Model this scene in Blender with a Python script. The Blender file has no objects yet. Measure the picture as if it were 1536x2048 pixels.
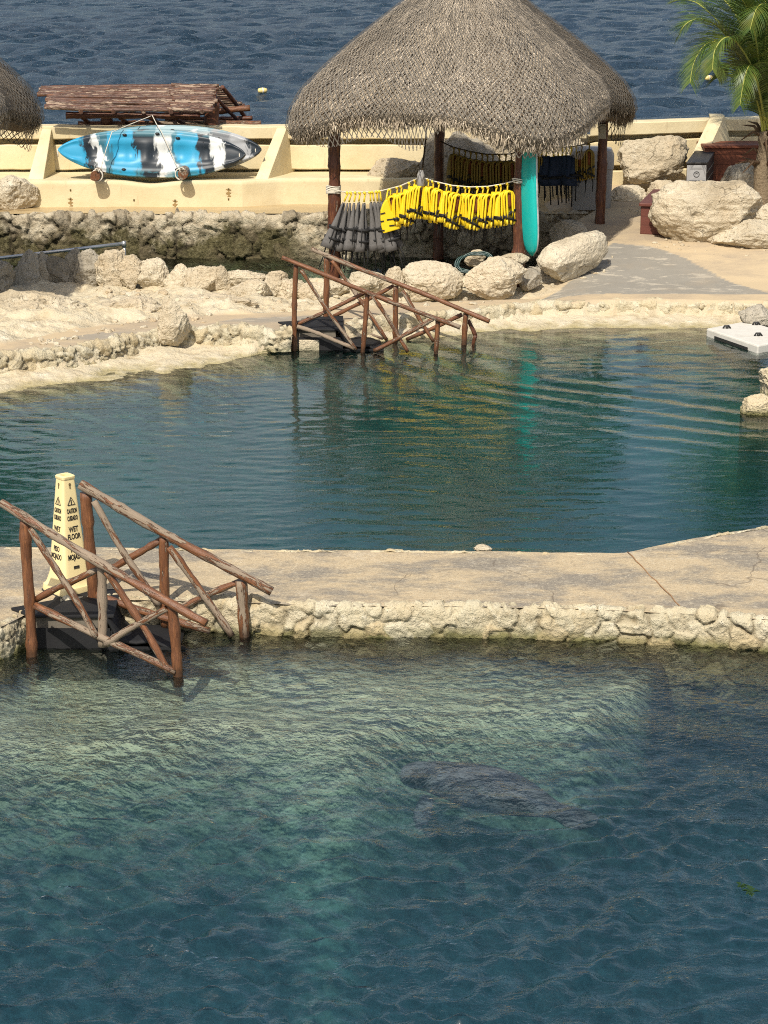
import bpy, math, random
import numpy as np
from mathutils import Vector, Matrix
R = math.radians
SC = bpy.context.scene
COL = SC.collection

# ------------------------------------------------------------------ camera
PITCH, CAMH, F = 15.7, 5.7, 4556.0
cam_d = bpy.data.cameras.new('camera')
cam = bpy.data.objects.new('camera', cam_d); COL.objects.link(cam)
cam.location = (0, 0, CAMH); cam.rotation_euler = (R(90 - PITCH), 0, 0)
cam_d.sensor_fit = 'VERTICAL'; cam_d.sensor_height = 24.0; cam_d.lens = F / 2048 * 24.0
cam_d.clip_start = 0.1; cam_d.clip_end = 20000
SC.camera = cam

# ------------------------------------------------------------------ world, sun, exposure
SUN_EL, SUN_AZ = 48.0, 197.0          # azimuth clockwise from +Y: behind the camera, a little to the left
w = bpy.data.worlds.new('World'); SC.world = w; w.use_nodes = True
nt = w.node_tree; nt.nodes.clear()
sky = nt.nodes.new('ShaderNodeTexSky'); sky.sky_type = 'NISHITA'; sky.sun_disc = False
sky.sun_elevation = R(SUN_EL); sky.sun_rotation = R(SUN_AZ)
sky.air_density = 1.0; sky.dust_density = 3.0; sky.ozone_density = 1.0
bg = nt.nodes.new('ShaderNodeBackground'); bg.inputs[1].default_value = 0.12
wo = nt.nodes.new('ShaderNodeOutputWorld')
def _n(t, **k):
    n_ = nt.nodes.new(t)
    for a_, b_ in k.items(): setattr(n_, a_, b_)
    return n_
# broken fair-weather cloud over the clear sky
tc = _n('ShaderNodeTexCoord'); mp = _n('ShaderNodeMapping'); mp.inputs['Scale'].default_value = (1, 1, 2.6); nt.links.new(tc.outputs['Generated'], mp.inputs[0])
cn = _n('ShaderNodeTexNoise'); cn.inputs['Scale'].default_value = 3.2; cn.inputs['Detail'].default_value = 7; cn.inputs['Roughness'].default_value = 0.6; nt.links.new(mp.outputs[0], cn.inputs['Vector'])
cr = _n('ShaderNodeMapRange'); nt.links.new(cn.outputs['Fac'], cr.inputs[0]); cr.inputs[1].default_value = 0.46; cr.inputs[2].default_value = 0.62; cr.inputs[4].default_value = 0.85
sx = _n('ShaderNodeSeparateXYZ'); nt.links.new(tc.outputs['Generated'], sx.inputs[0])
er = _n('ShaderNodeMapRange'); nt.links.new(sx.outputs[2], er.inputs[0]); er.inputs[1].default_value = 0.95; er.inputs[2].default_value = 0.55
mu = _n('ShaderNodeMath', operation='MULTIPLY'); nt.links.new(cr.outputs[0], mu.inputs[0]); nt.links.new(er.outputs[0], mu.inputs[1])
mx = _n('ShaderNodeMix', data_type='RGBA'); nt.links.new(mu.outputs[0], mx.inputs[0]); nt.links.new(sky.outputs[0], mx.inputs[6]); mx.inputs[7].default_value = (5.4, 5.6, 5.9, 1)
nt.links.new(mx.outputs[2], bg.inputs[0]); nt.links.new(bg.outputs[0], wo.inputs[0])
sd = bpy.data.lights.new('sun', 'SUN'); sd.energy = 4.5; sd.angle = R(0.55); sd.color = (1.0, 0.93, 0.82)
sun = bpy.data.objects.new('sun', sd); COL.objects.link(sun)
sv = Vector((math.sin(R(SUN_AZ)) * math.cos(R(SUN_EL)), math.cos(R(SUN_AZ)) * math.cos(R(SUN_EL)), math.sin(R(SUN_EL))))
sun.rotation_euler = sv.to_track_quat('Z', 'Y').to_euler()
sun.location = (-5, -10, 20)
SC.view_settings.view_transform = 'Standard'; SC.view_settings.look = 'None'
SC.view_settings.exposure = 0.12; SC.view_settings.gamma = 1.0
SC.view_settings.use_curve_mapping = False
SC.render.engine = 'CYCLES'
SC.cycles.use_denoising = False      # the fine grain that is left suits the picture better than smeared water
SC.cycles.max_bounces = 8; SC.cycles.diffuse_bounces = 3; SC.cycles.glossy_bounces = 3
SC.cycles.transparent_max_bounces = 16; SC.cycles.transmission_bounces = 4
SC.cycles.caustics_reflective = False; SC.cycles.caustics_refractive = False
SC.cycles.sample_clamp_indirect = 4.0; SC.cycles.sample_clamp_direct = 6.0; SC.cycles.volume_bounces = 1; SC.cycles.pixel_filter_type = 'BLACKMAN_HARRIS'; SC.cycles.filter_width = 1.05

# ------------------------------------------------------------------ picture -> world
CP, SP = math.cos(R(PITCH)), math.sin(R(PITCH))
def ray(px, py):
    u = (px - 768) / F; v = (1024 - py) / F
    return Vector((u, CP + v * SP, -SP + v * CP))
def P(px, py, z=0.0):
    d = ray(px, py); t = (z - CAMH) / d.z
    return Vector((0, 0, CAMH)) + d * t
def Q(px, py, Y):
    d = ray(px, py); t = Y / d.y
    return Vector((0, 0, CAMH)) + d * t
def mpp(Y, py=500):                    # metres per photo pixel at depth Y
    return (Q(769, py, Y) - Q(768, py, Y)).x

# ------------------------------------------------------------------ noise (numpy)
def _h(ix, iy, iz, s):
    n = (ix * 374761393 + iy * 668265263 + iz * 2147483647 + s * 1274126177) & 0xFFFFFFFF
    n = ((n ^ (n >> 13)) * 1274126177) & 0xFFFFFFFF
    n = ((n ^ (n >> 16)) * 2246822519) & 0xFFFFFFFF
    return ((n ^ (n >> 15)) & 0xFFFFFF) / float(0xFFFFFF)
def vnoise(p, s=0):
    p = np.asarray(p, float); i = np.floor(p).astype(np.int64); f = p - i
    u = f * f * f * (f * (f * 6 - 15) + 10)
    out = 0
    for dx in (0, 1):
        wx = u[:, 0] if dx else 1 - u[:, 0]
        for dy in (0, 1):
            wy = u[:, 1] if dy else 1 - u[:, 1]
            for dz in (0, 1):
                wz = u[:, 2] if dz else 1 - u[:, 2]
                out = out + wx * wy * wz * _h(i[:, 0] + dx, i[:, 1] + dy, i[:, 2] + dz, s)
    return out * 2 - 1
def fbm(p, oct=4, s=0, lac=2.07, gain=0.5):
    p = np.asarray(p, float); a = 1.0; o = 0; t = 0
    for k in range(oct):
        o = o + a * vnoise(p + k * 17.3, s + k); t += a; a *= gain; p = p * lac
    return o / t
def ridged(p, oct=4, s=0):
    p = np.asarray(p, float); a = 1.0; o = 0; t = 0
    for k in range(oct):
        o = o + a * (1 - 2 * np.abs(vnoise(p + k * 9.1, s + k))); t += a; a *= 0.5; p = p * 2.1
    return o / t
def worley(p, s=0, jit=0.85):
    p = np.asarray(p, float); i = np.floor(p).astype(np.int64)
    f1 = np.full(len(p), 9.0); f2 = f1.copy(); cid = np.zeros(len(p)); tilt = np.zeros(len(p))
    for dx in (-1, 0, 1):
        for dy in (-1, 0, 1):
            for dz in (-1, 0, 1):
                c = i + np.array([dx, dy, dz])
                q = np.stack([c[:, k] + 0.5 + jit * (_h(c[:, 0], c[:, 1], c[:, 2], s + 11 * k) - 0.5) for k in range(3)], 1)
                d = np.sqrt(((p - q) ** 2).sum(1))
                idv = _h(c[:, 0], c[:, 1], c[:, 2], s + 77)
                m = d < f1
                f2 = np.where(m, f1, np.minimum(f2, d)); cid = np.where(m, idv, cid); f1 = np.where(m, d, f1)
                tv = np.stack([_h(c[:, 0], c[:, 1], c[:, 2], s + 31 + k) - .5 for k in range(3)], 1); tilt = np.where(m, ((p - q) * tv).sum(1), tilt)
    worley.tilt = tilt
    return f1, f2, cid
def sstep(a, b, x):
    t = np.clip((x - a) / (b - a), 0, 1); return t * t * (3 - 2 * t)

# ------------------------------------------------------------------ mesh / object helpers
def np_mesh(name, V, Fc, mat=None, smooth=True):
    V = np.asarray(V, np.float32); me = bpy.data.meshes.new(name)
    if isinstance(Fc, np.ndarray):
        n, k = Fc.shape
        me.vertices.add(len(V)); me.vertices.foreach_set('co', V.ravel())
        me.loops.add(n * k); me.loops.foreach_set('vertex_index', Fc.astype(np.int32).ravel())
        me.polygons.add(n); me.polygons.foreach_set('loop_start', np.arange(0, n * k, k, dtype=np.int32))
        me.polygons.foreach_set('loop_total', np.full(n, k, np.int32))
        me.update(calc_edges=True); me.validate()
    else:
        me.from_pydata([tuple(map(float, v)) for v in V], [], [tuple(int(i) for i in f) for f in Fc]); me.update()
    if smooth: me.polygons.foreach_set('use_smooth', np.ones(len(me.polygons), bool))
    for m in (mat if isinstance(mat, (list, tuple)) else [mat] if mat else []): me.materials.append(m)
    return me
def tag(o, label=None, cat=None, group=None, kind=None):
    if label: o['label'] = label
    if cat: o['category'] = cat
    if group: o['group'] = group
    if kind: o['kind'] = kind
    return o
def obj(name, me, parent=None, loc=None, rot=None):
    o = bpy.data.objects.new(name, me); COL.objects.link(o)
    if parent is not None: o.parent = parent
    if loc is not None: o.location = loc
    if rot is not None: o.rotation_euler = rot
    return o
def empty(name, loc=(0, 0, 0), rz=0, label=None, cat=None, group=None):
    o = bpy.data.objects.new(name, None); COL.objects.link(o); o.location = loc; o.rotation_euler = (0, 0, rz)
    o.empty_display_size = 0.1
    return tag(o, label, cat, group)
def copy_tree(o, loc=None, rot=None, label=None, group=None, parent=None):
    c = o.copy(); COL.objects.link(c)
    if parent is not None: c.parent = parent
    if loc is not None: c.location = loc
    if rot is not None: c.rotation_euler = rot
    if label: c['label'] = label
    if group: c['group'] = group
    for ch in list(o.children): copy_tree(ch, parent=c)
    return c
def attr(me, name, vals, typ='FLOAT', dom='POINT'):
    a = me.attributes.new(name, typ, dom)
    if typ == 'FLOAT': a.data.foreach_set('value', np.asarray(vals, np.float32).ravel())
    elif typ == 'FLOAT_VECTOR': a.data.foreach_set('vector', np.asarray(vals, np.float32).ravel())
    else: a.data.foreach_set('color', np.asarray(vals, np.float32).ravel())

class MB:
    """collects simple shapes for ONE mesh"""
    def __init__(s): s.v = []; s.f = []; s.mi = []; s.n = 0; s.lc = []
    def add(s, V, Fc, mi=0, lc=None):
        V = np.asarray(V, float)
        s.v.append(V); s.f += [tuple(int(i) + s.n for i in f) for f in Fc]; s.mi += [mi] * len(Fc); s.n += len(V)
        s.lc.append(V if lc is None else np.asarray(lc, float)); return s
    def box(s, c, d, rz=0, mi=0, rx=0):
        V = np.array([[x, y, z] for x in (-.5, .5) for y in (-.5, .5) for z in (-.5, .5)]) * np.array(d)
        M = np.array(Matrix.Rotation(rz, 3, 'Z') @ Matrix.Rotation(rx, 3, 'X'))
        V = V @ M.T + np.array(c)
        return s.add(V, [(0, 1, 3, 2), (4, 6, 7, 5), (0, 4, 5, 1), (2, 3, 7, 6), (0, 2, 6, 4), (1, 5, 7, 3)], mi)
    def prism(s, A, B, mi=0):           # two same-length loops A and B (A ordered so that faces point outwards)
        n = len(A); V = [tuple(a) for a in A] + [tuple(b) for b in B]
        Fc = [tuple(range(n)), tuple(range(2 * n - 1, n - 1, -1))] + [((i + 1) % n, i, n + i, n + (i + 1) % n) for i in range(n)]
        return s.add(V, Fc, mi)
    def tube(s, pts, r, seg=8, mi=0, caps=True, lscale=1.0, seed=0.0):
        pts = [Vector(p) for p in pts]; n = len(pts)
        rr = r if hasattr(r, '__len__') else [r] * n
        V = []; L = []; nx = None; acc = 0
        for i, p in enumerate(pts):
            t = (pts[min(i + 1, n - 1)] - pts[max(i - 1, 0)]).normalized()
            if nx is None:
                a = Vector((0, 0, 1)) if abs(t.z) < 0.9 else Vector((1, 0, 0)); nx = t.cross(a).normalized()
            nx = (nx - t * nx.dot(t)).normalized(); ny = t.cross(nx)
            if i: acc += (p - pts[i - 1]).length
            for k in range(seg):
                a = 2 * math.pi * k / seg
                V.append(p + (nx * math.cos(a) + ny * math.sin(a)) * rr[i])
                L.append((math.cos(a) * rr[i] + seed, math.sin(a) * rr[i] + seed * .37, acc * lscale + seed * 1.7))
        Fc = [(i * seg + k, i * seg + (k + 1) % seg, (i + 1) * seg + (k + 1) % seg, (i + 1) * seg + k) for i in range(n - 1) for k in range(seg)]
        if caps: Fc += [tuple(range(seg - 1, -1, -1)), tuple(range((n - 1) * seg, n * seg))]
        return s.add([tuple(v) for v in V], Fc, mi, L)
    def loft(s, secs, mi=0, caps=True):  # secs: list of rings (same count)
        n = len(secs); k = len(secs[0]); V = np.concatenate([np.asarray(q, float) for q in secs])
        Fc = [(i * k + j, i * k + (j + 1) % k, (i + 1) * k + (j + 1) % k, (i + 1) * k + j) for i in range(n - 1) for j in range(k)]
        if caps: Fc += [tuple(range(k - 1, -1, -1)), tuple(range((n - 1) * k, n * k))]
        return s.add(V, Fc, mi)
    def mesh(s, name, mats, smooth=True, lc=False):
        V = np.concatenate(s.v); me = np_mesh(name, V, s.f, mats, smooth)
        me.polygons.foreach_set('material_index', np.array(s.mi, np.int32))
        if lc: attr(me, 'lc', np.concatenate(s.lc), 'FLOAT_VECTOR')
        return me
    def obj(s, name, mats, parent=None, smooth=True, lc=False, bevel=0, loc=None, rot=None):
        o = obj(name, s.mesh(name, mats, smooth, lc), parent, loc, rot)
        if bevel:
            b = o.modifiers.new('b', 'BEVEL'); b.width = bevel; b.segments = 2; b.limit_method = 'ANGLE'; b.angle_limit = R(35)
            me = o.data
            if smooth: o.modifiers.new('w', 'WEIGHTED_NORMAL')
        return o
def ringse(cx, cy, z, hx, hy, n=14, e=2.6):
    a = np.arange(n) * 2 * np.pi / n; c, s_ = np.cos(a), np.sin(a)
    return np.stack([cx + hx * np.sign(c) * np.abs(c) ** (2 / e), cy + hy * np.sign(s_) * np.abs(s_) ** (2 / e), np.full(n, z)], 1)
def grid_mesh(name, X, Y, Z, mat):
    ny, nx = X.shape; V = np.stack([X.ravel(), Y.ravel(), Z.ravel()], 1)
    i = np.arange(ny * nx).reshape(ny, nx)
    Fc = np.stack([i[:-1, :-1].ravel(), i[:-1, 1:].ravel(), i[1:, 1:].ravel(), i[1:, :-1].ravel()], 1)
    return np_mesh(name, V, Fc, mat)
def sstruct(o): o['kind'] = 'structure'; return o
# ------------------------------------------------------------------ materials
class NT:
    def __init__(s, name):
        s.m = bpy.data.materials.new(name); s.m.use_nodes = True; s.t = s.m.node_tree; s.t.nodes.clear()
        s.out = s.n('ShaderNodeOutputMaterial')
    def n(s, typ, **kw):
        nd = s.t.nodes.new(typ)
        for k, v in kw.items(): setattr(nd, k, v)
        return nd
    def l(s, a, b): s.t.links.new(a, b)
    def val(s, nd, key, v):
        if hasattr(v, 'is_output'): s.l(v, nd.inputs[key])
        elif v is not None: nd.inputs[key].default_value = (tuple(v) + (1,) if isinstance(v, (tuple, list)) and len(v) == 3 and nd.inputs[key].type == 'RGBA' else v)
    def coord(s, kind='Object', scale=(1, 1, 1), attrname=None, warp=0, warpscale=2):
        if attrname: src = s.n('ShaderNodeAttribute', attribute_name=attrname).outputs['Vector']
        elif kind == 'World': src = s.n('ShaderNodeNewGeometry').outputs['Position']
        else: src = s.n('ShaderNodeTexCoord').outputs[kind]
        mp = s.n('ShaderNodeMapping'); s.l(src, mp.inputs[0]); mp.inputs['Scale'].default_value = scale
        o = mp.outputs[0]
        if warp:
            nz = s.noise(o, warpscale, 3, out='Color'); vm = s.n('ShaderNodeVectorMath', operation='MULTIPLY_ADD')
            s.l(nz, vm.inputs[0]); vm.inputs[1].default_value = (warp,) * 3; s.l(o, vm.inputs[2]); o = vm.outputs[0]
        return o
    def noise(s, vec, scale, detail=4, rough=0.55, out='Fac', dist=0):
        nz = s.n('ShaderNodeTexNoise'); s.l(vec, nz.inputs['Vector']); nz.inputs['Scale'].default_value = scale
        nz.inputs['Detail'].default_value = detail; nz.inputs['Roughness'].default_value = rough; nz.inputs['Distortion'].default_value = dist
        return nz.outputs[out]
    def voro(s, vec, scale, feature='F1', out='Distance', rnd=1.0):
        v = s.n('ShaderNodeTexVoronoi', feature=feature); s.l(vec, v.inputs['Vector']); v.inputs['Scale'].default_value = scale
        v.inputs['Randomness'].default_value = rnd
        return v.outputs[out]
    def ramp(s, fac, stops, interp='LINEAR'):
        r = s.n('ShaderNodeValToRGB'); s.l(fac, r.inputs[0]); cr = r.color_ramp; cr.interpolation = interp
        while len(cr.elements) > 1: cr.elements.remove(cr.elements[-1])
        for i, (p, c) in enumerate(stops):
            c = (c, c, c) if not hasattr(c, '__len__') else c
            e = cr.elements[0] if i == 0 else cr.elements.new(p)
            e.position = p; e.color = tuple(c) + (1,)
        return r.outputs[0]
    def mr(s, v, a, b, c=0.0, d=1.0):
        m = s.n('ShaderNodeMapRange'); s.l(v, m.inputs[0])
        for i, x in enumerate((a, b, c, d)): m.inputs[i + 1].default_value = x
        return m.outputs[0]
    def math(s, op, a, b=None, c=None):
        m = s.n('ShaderNodeMath', operation=op)
        for i, x in enumerate((a, b, c)):
            if x is None: continue
            if hasattr(x, 'is_output'): s.l(x, m.inputs[i])
            else: m.inputs[i].default_value = x
        return m.outputs[0]
    def mix(s, fac, a, b, blend='MIX'):
        m = s.n('ShaderNodeMix', data_type='RGBA', blend_type=blend)
        for k, x in ((0, fac), (6, a), (7, b)):
            if hasattr(x, 'is_output'): s.l(x, m.inputs[k])
            elif k == 0: m.inputs[0].default_value = x
            else: m.inputs[k].default_value = tuple(x) + (1,) if len(x) == 3 else x
        return m.outputs[2]
    def sep(s, vec, i):
        q = s.n('ShaderNodeSeparateXYZ'); s.l(vec, q.inputs[0]); return q.outputs[i]
    def bump(s, h, strength=0.5, dist=0.02, prev=None):
        b = s.n('ShaderNodeBump'); b.inputs['Strength'].default_value = strength; b.inputs['Distance'].default_value = dist
        s.l(h, b.inputs['Height'])
        if prev is not None: s.l(prev, b.inputs['Normal'])
        return b.outputs[0]
    def bsdf(s, col, rough=0.8, normal=None, spec=0.3, metal=0, **kw):
        b = s.n('ShaderNodeBsdfPrincipled'); s.val(b, 'Base Color', col); s.val(b, 'Roughness', rough)
        s.val(b, 'Specular IOR Level', spec); s.val(b, 'Metallic', metal)
        if normal is not None: s.l(normal, b.inputs['Normal'])
        for k, v in kw.items(): s.val(b, k, v)
        s.l(b.outputs[0], s.out.inputs[0]); return b

def rock_mat(name, base, light, dark, stain, coord='Object', sc=1.0, stain_amt=0.5, pit=0.5, algae=False, bump=1.0, gapk=0.95):
    t = NT(name); v = t.coord(coord)
    rnd = t.n('ShaderNodeObjectInfo').outputs['Random']
    off = t.n('ShaderNodeVectorMath', operation='ADD'); t.l(v, off.inputs[0])
    cmb = t.n('ShaderNodeCombineXYZ'); r13 = t.math('MULTIPLY', rnd, 13.0 if coord == 'Object' else 0.0)
    for k in range(3): t.l(r13, cmb.inputs[k])
    t.l(cmb.outputs[0], off.inputs[1]); v = off.outputs[0]
    n1 = t.noise(v, 1.3 * sc, 6, 0.6); n2 = t.noise(v, 5.5 * sc, 6, 0.65); n3 = t.noise(v, 22 * sc, 5, 0.7)
    c = t.ramp(n2, [(0.30, dark), (0.42, base), (0.58, base), (0.70, light)])
    c = t.mix(t.mr(n1, 0.45, 0.68, 0, stain_amt), c, stain)
    n4 = t.noise(v, 2.3 * sc, 7, 0.75, dist=0.8)
    c = t.mix(t.mr(n4, 0.56, 0.66, 0, 0.45), c, dark)
    vo = t.voro(v, 30 * sc)
    pits = t.math('MULTIPLY', t.mr(vo, 0.02, 0.22, 1, 0), t.mr(n2, 0.48, 0.6, 0, 1))
    c = t.mix(t.math('MULTIPLY', pits, pit), c, tuple(x * 0.35 for x in dark))
    c = t.mix(t.mr(n3, 0.3, 0.75, 0, 0.35), c, light)
    if algae:
        z = t.sep(t.n('ShaderNodeNewGeometry').outputs['Position'], 2)
        zz = t.math('ADD', z, t.math('MULTIPLY', t.noise(v, 6, 4), 0.12))
        c = t.mix(t.mr(zz, 0.075, 0.16, 0.9, 0), c, (0.17, 0.16, 0.055))
        c = t.mix(t.mr(zz, 0.0, 0.09, 0.85, 0), c, (0.075, 0.075, 0.04))
    ga = t.n('ShaderNodeAttribute', attribute_name='gap').outputs['Fac']; sa = t.n('ShaderNodeAttribute', attribute_name='stone').outputs['Fac']
    c = t.mix(t.mr(sa, 0.55, 1.0, 0, 0.55), c, stain); c = t.mix(t.mr(sa, 0.0, 0.25, 0.5, 0), c, light)
    if coord == 'Object':
        wk = t.math('MULTIPLY', t.mr(t.noise(v, 0.9, 5, 0.7), 0.42, 0.62), t.math('MULTIPLY', t.mr(rnd, 0.15, 1.0, 0.1, 0.75), 1.0)); c = t.mix(wk, c, tuple(x * 0.72 for x in dark))
        ck = t.voro(t.coord('Object', warp=0.35, warpscale=3), 2.3, 'DISTANCE_TO_EDGE'); c = t.mix(t.math('MULTIPLY', t.mr(ck, 0.0, 0.022, 0.8, 0), t.mr(t.noise(v, 1.7, 3), 0.54, 0.60)), c, tuple(x * 0.3 for x in dark))
    c = t.mix(t.math('MULTIPLY', ga, gapk), c, tuple(x * 0.36 for x in dark))
    h = t.math('ADD', t.math('MULTIPLY', n3, 0.35), n2)
    nb = t.bump(t.math('ADD', h, t.math('MULTIPLY', pits, -0.5)), 1.0 * bump, 0.06 / sc)
    t.bsdf(c, 0.92, nb, 0.15); return t.m

M = {}
M['lime'] = rock_mat('limestone', (0.58, 0.50, 0.36), (0.70, 0.64, 0.50), (0.42, 0.34, 0.22), (0.52, 0.38, 0.22), sc=1.0)
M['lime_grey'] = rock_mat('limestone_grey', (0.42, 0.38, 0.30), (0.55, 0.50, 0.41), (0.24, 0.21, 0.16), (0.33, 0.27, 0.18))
M['lime_bank'] = rock_mat('limestone_bank', (0.58, 0.50, 0.34), (0.68, 0.60, 0.45), (0.45, 0.36, 0.22), (0.55, 0.42, 0.23), coord='World', algae=True, stain_amt=0.7)
M['rubble'] = rock_mat('rubble', (0.54, 0.48, 0.33), (0.70, 0.64, 0.49), (0.36, 0.29, 0.18), (0.50, 0.39, 0.22), coord='World', algae=True, sc=1.8, stain_amt=0.6, gapk=0.62)

def walk_mat():
    t = NT('walkway_aggregate'); v = t.coord('World')
    n1 = t.noise(t.coord('World', (0.8, 1.3, 1)), 1.5, 6, 0.68, dist=0.2)
    f = t.mr(n1, 0.43, 0.57, 0, 1)
    a = t.mix(t.noise(v, 3, 4), (0.56, 0.44, 0.27), (0.46, 0.37, 0.24))
    c = t.mix(f, a, (0.26, 0.228, 0.18))
    sp = t.noise(v, 42, 4, 0.85)
    c = t.mix(t.mr(sp, 0.52, 0.68, 0, 0.75), c, (0.64, 0.56, 0.40))
    c = t.mix(t.mr(sp, 0.30, 0.44, 0.7, 0), c, (0.15, 0.12, 0.09))
    n5 = t.noise(v, 9, 5, 0.7)
    c = t.mix(t.mr(n5, 0.55, 0.75, 0, 0.35), c, (0.55, 0.44, 0.27))
    ck = t.voro(t.coord('World', warp=0.5, warpscale=1.5), 0.8, 'DISTANCE_TO_EDGE'); c = t.mix(t.math('MULTIPLY', t.mr(ck, 0.0, 0.007, 0.7, 0), t.mr(t.noise(v, 0.8, 2), 0.50, 0.56)), c, (0.14, 0.11, 0.08))
    st = t.noise(t.coord('World', (1, 1, 1), warp=0.4), 2.6, 6, 0.75); c = t.mix(t.mr(st, 0.58, 0.63, 0, 0.28), c, (0.64, 0.56, 0.42)); c = t.mix(t.mr(st, 0.34, 0.40, 0.3, 0), c, (0.20, 0.16, 0.12))
    t.bsdf(c, 0.9, t.bump(sp, 0.9, 0.012), 0.2); return t.m
M['walk'] = walk_mat()

def ground_mat():
    """far bank: rock, path concrete and wet grey slab chosen by point attributes"""
    t = NT('bank_ground'); v = t.coord('World')
    def at(n): return t.n('ShaderNodeAttribute', attribute_name=n).outputs['Fac']
    n1 = t.noise(v, 1.1, 6, 0.62); n2 = t.noise(v, 5, 6, 0.65); n3 = t.noise(v, 24, 5, 0.7)
    rock = t.ramp(n2, [(0.30, (0.42, 0.34, 0.21)), (0.44, (0.57, 0.49, 0.34)), (0.60, (0.60, 0.53, 0.38)), (0.72, (0.72, 0.66, 0.52))])
    rock = t.mix(t.mr(n1, 0.5, 0.7, 0, 0.5), rock, (0.54, 0.42, 0.25))
    vo = t.voro(v, 14); pits = t.math('MULTIPLY', t.mr(vo, 0.03, 0.2, 1, 0), t.mr(n2, 0.5, 0.6, 0, 1))
    rock = t.mix(t.math('MULTIPLY', pits, 0.5), rock, (0.2, 0.16, 0.1))
    nz = t.noise(t.coord('World', (0.8, 1.2, 1)), 1.1, 7, 0.7, dist=0.3)
    path = t.mix(t.mr(nz, 0.42, 0.62, 0, 1), (0.51, 0.40, 0.25), (0.36, 0.29, 0.205))
    path = t.mix(t.mr(t.noise(v, 40, 4, 0.7), 0.5, 0.7, 0, 0.5), path, (0.55, 0.45, 0.30))
    grey = t.mix(t.noise(v, 4, 6, 0.7), (0.23, 0.212, 0.175), (0.32, 0.295, 0.245))
    grey = t.mix(t.mr(t.noise(t.coord('World', (0.8, 2, 1)), 3.0, 7, 0.75), 0.54, 0.60, 0, 0.85), grey, (0.47, 0.42, 0.33))
    grey = t.mix(t.mr(t.noise(v, 1.3, 6, 0.7), 0.5, 0.7, 0, 0.6), grey, (0.33, 0.275, 0.20))
    c = t.mix(at('path'), rock, path); c = t.mix(at('grey'), c, grey)
    c = t.mix(t.math('MULTIPLY', at('gap'), 0.75), c, (0.20, 0.155, 0.095))
    z = t.sep(t.n('ShaderNodeNewGeometry').outputs['Position'], 2)
    zz = t.math('ADD', z, t.math('MULTIPLY', n2, 0.1))
    c = t.mix(t.mr(zz, 0.05, 0.10, 0.7, 0), c, (0.33, 0.28, 0.12))
    c = t.mix(t.mr(zz, -0.15, 0.04, 1, 0), c, (0.20, 0.22, 0.14))
    h = t.math('ADD', t.math('MULTIPLY', n3, 0.3), t.math('MULTIPLY', n2, 1.0))
    k = t.mr(t.math('ADD', at('path'), at('grey')), 0, 1, 0.09, 0.004)
    nb = t.n('ShaderNodeBump'); nb.inputs['Strength'].default_value = 0.8; t.l(k, nb.inputs['Distance']); t.l(h, nb.inputs['Height'])
    t.bsdf(c, t.mr(at('grey'), 0, 1, 0.9, 0.6), nb.outputs[0], 0.25); return t.m
M['ground'] = ground_mat()

def yellow_mat():
    t = NT('yellow_render'); v = t.coord('World')
    n1 = t.noise(v, 1.5, 6, 0.65); n2 = t.noise(v, 9, 6, 0.7)
    c = t.mix(t.mr(n1, 0.35, 0.65), (0.60, 0.50, 0.30), (0.69, 0.60, 0.39))
    c = t.mix(t.mr(n2, 0.58, 0.75, 0, 0.5), c, (0.52, 0.42, 0.26))
    c = t.mix(t.mr(t.noise(t.coord('World', (3.5, 3.5, 0.5)), 2.0, 5, 0.7), 0.60, 0.75, 0, 0.55), c, (0.40, 0.31, 0.18))
    c = t.mix(t.mr(t.noise(v, 5, 8, 0.8, dist=1), 0.64, 0.68, 0, 0.5), c, (0.33, 0.26, 0.17))
    t.bsdf(c, 0.88, t.bump(n2, 0.5, 0.012), 0.2); return t.m
M['yellow'] = yellow_mat()

def log_mat(name, wear=0.5, base=(0.24, 0.10, 0.042), base2=(0.12, 0.05, 0.025), bare=(0.29, 0.225, 0.16), wet=True):
    t = NT(name); v = t.coord(attrname='lc', scale=(1, 1, 0.16)); v2 = t.coord(attrname='lc', scale=(1, 1, 0.05))
    n = t.noise(v, 24, 5, 0.7, dist=0.4); g = t.noise(v2, 130, 4, 0.7); big = t.noise(v, 5, 3)
    c = t.mix(t.mr(n, 0.3, 0.7), base, base2)
    c = t.mix(t.mr(t.noise(v, 40, 4), 0.5, 0.75, 0, 0.6), c, (0.36, 0.15, 0.055))
    c = t.mix(t.mr(g, 0.35, 0.6, 0.65, 0), c, tuple(x * .5 for x in base2))
    thr = 0.70 - 0.28 * wear
    k = t.math('ADD', t.math('ADD', n, t.math('MULTIPLY', t.math('SUBTRACT', t.noise(v, 70, 4, 0.7), 0.5), 0.35)), t.math('MULTIPLY', t.math('SUBTRACT', big, 0.5), 0.9))
    f = t.mr(k, thr, thr + 0.035)
    bc = t.mix(g, tuple(x * 0.6 for x in bare), tuple(min(1, x * 1.25) for x in bare))
    c = t.mix(f, c, bc)
    c = t.mix(t.mr(g, 0.66, 0.72, 0, 0.6), c, (0.05, 0.03, 0.02))
    if wet:
        z = t.sep(t.n('ShaderNodeNewGeometry').outputs['Position'], 2)
        c = t.mix(t.mr(t.math('ADD', z, t.math('MULTIPLY', n, 0.12)), 0.09, 0.17, 0.85, 0), c, (0.055, 0.028, 0.014))
    h = t.math('ADD', t.math('MULTIPLY', f, -0.7), t.math('MULTIPLY', g, 0.6))
    t.bsdf(c, t.mr(f, 0, 1, 0.42, 0.85), t.bump(h, 1.0, 0.010), 0.4); return t.m
M['log_worn'] = log_mat('log_worn', 0.80)
M['log_mid'] = log_mat('log_mid', 0.52)
M['log_fresh'] = log_mat('log_fresh', 0.12)
M['log_grey'] = log_mat('log_grey', 1.05)
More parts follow.
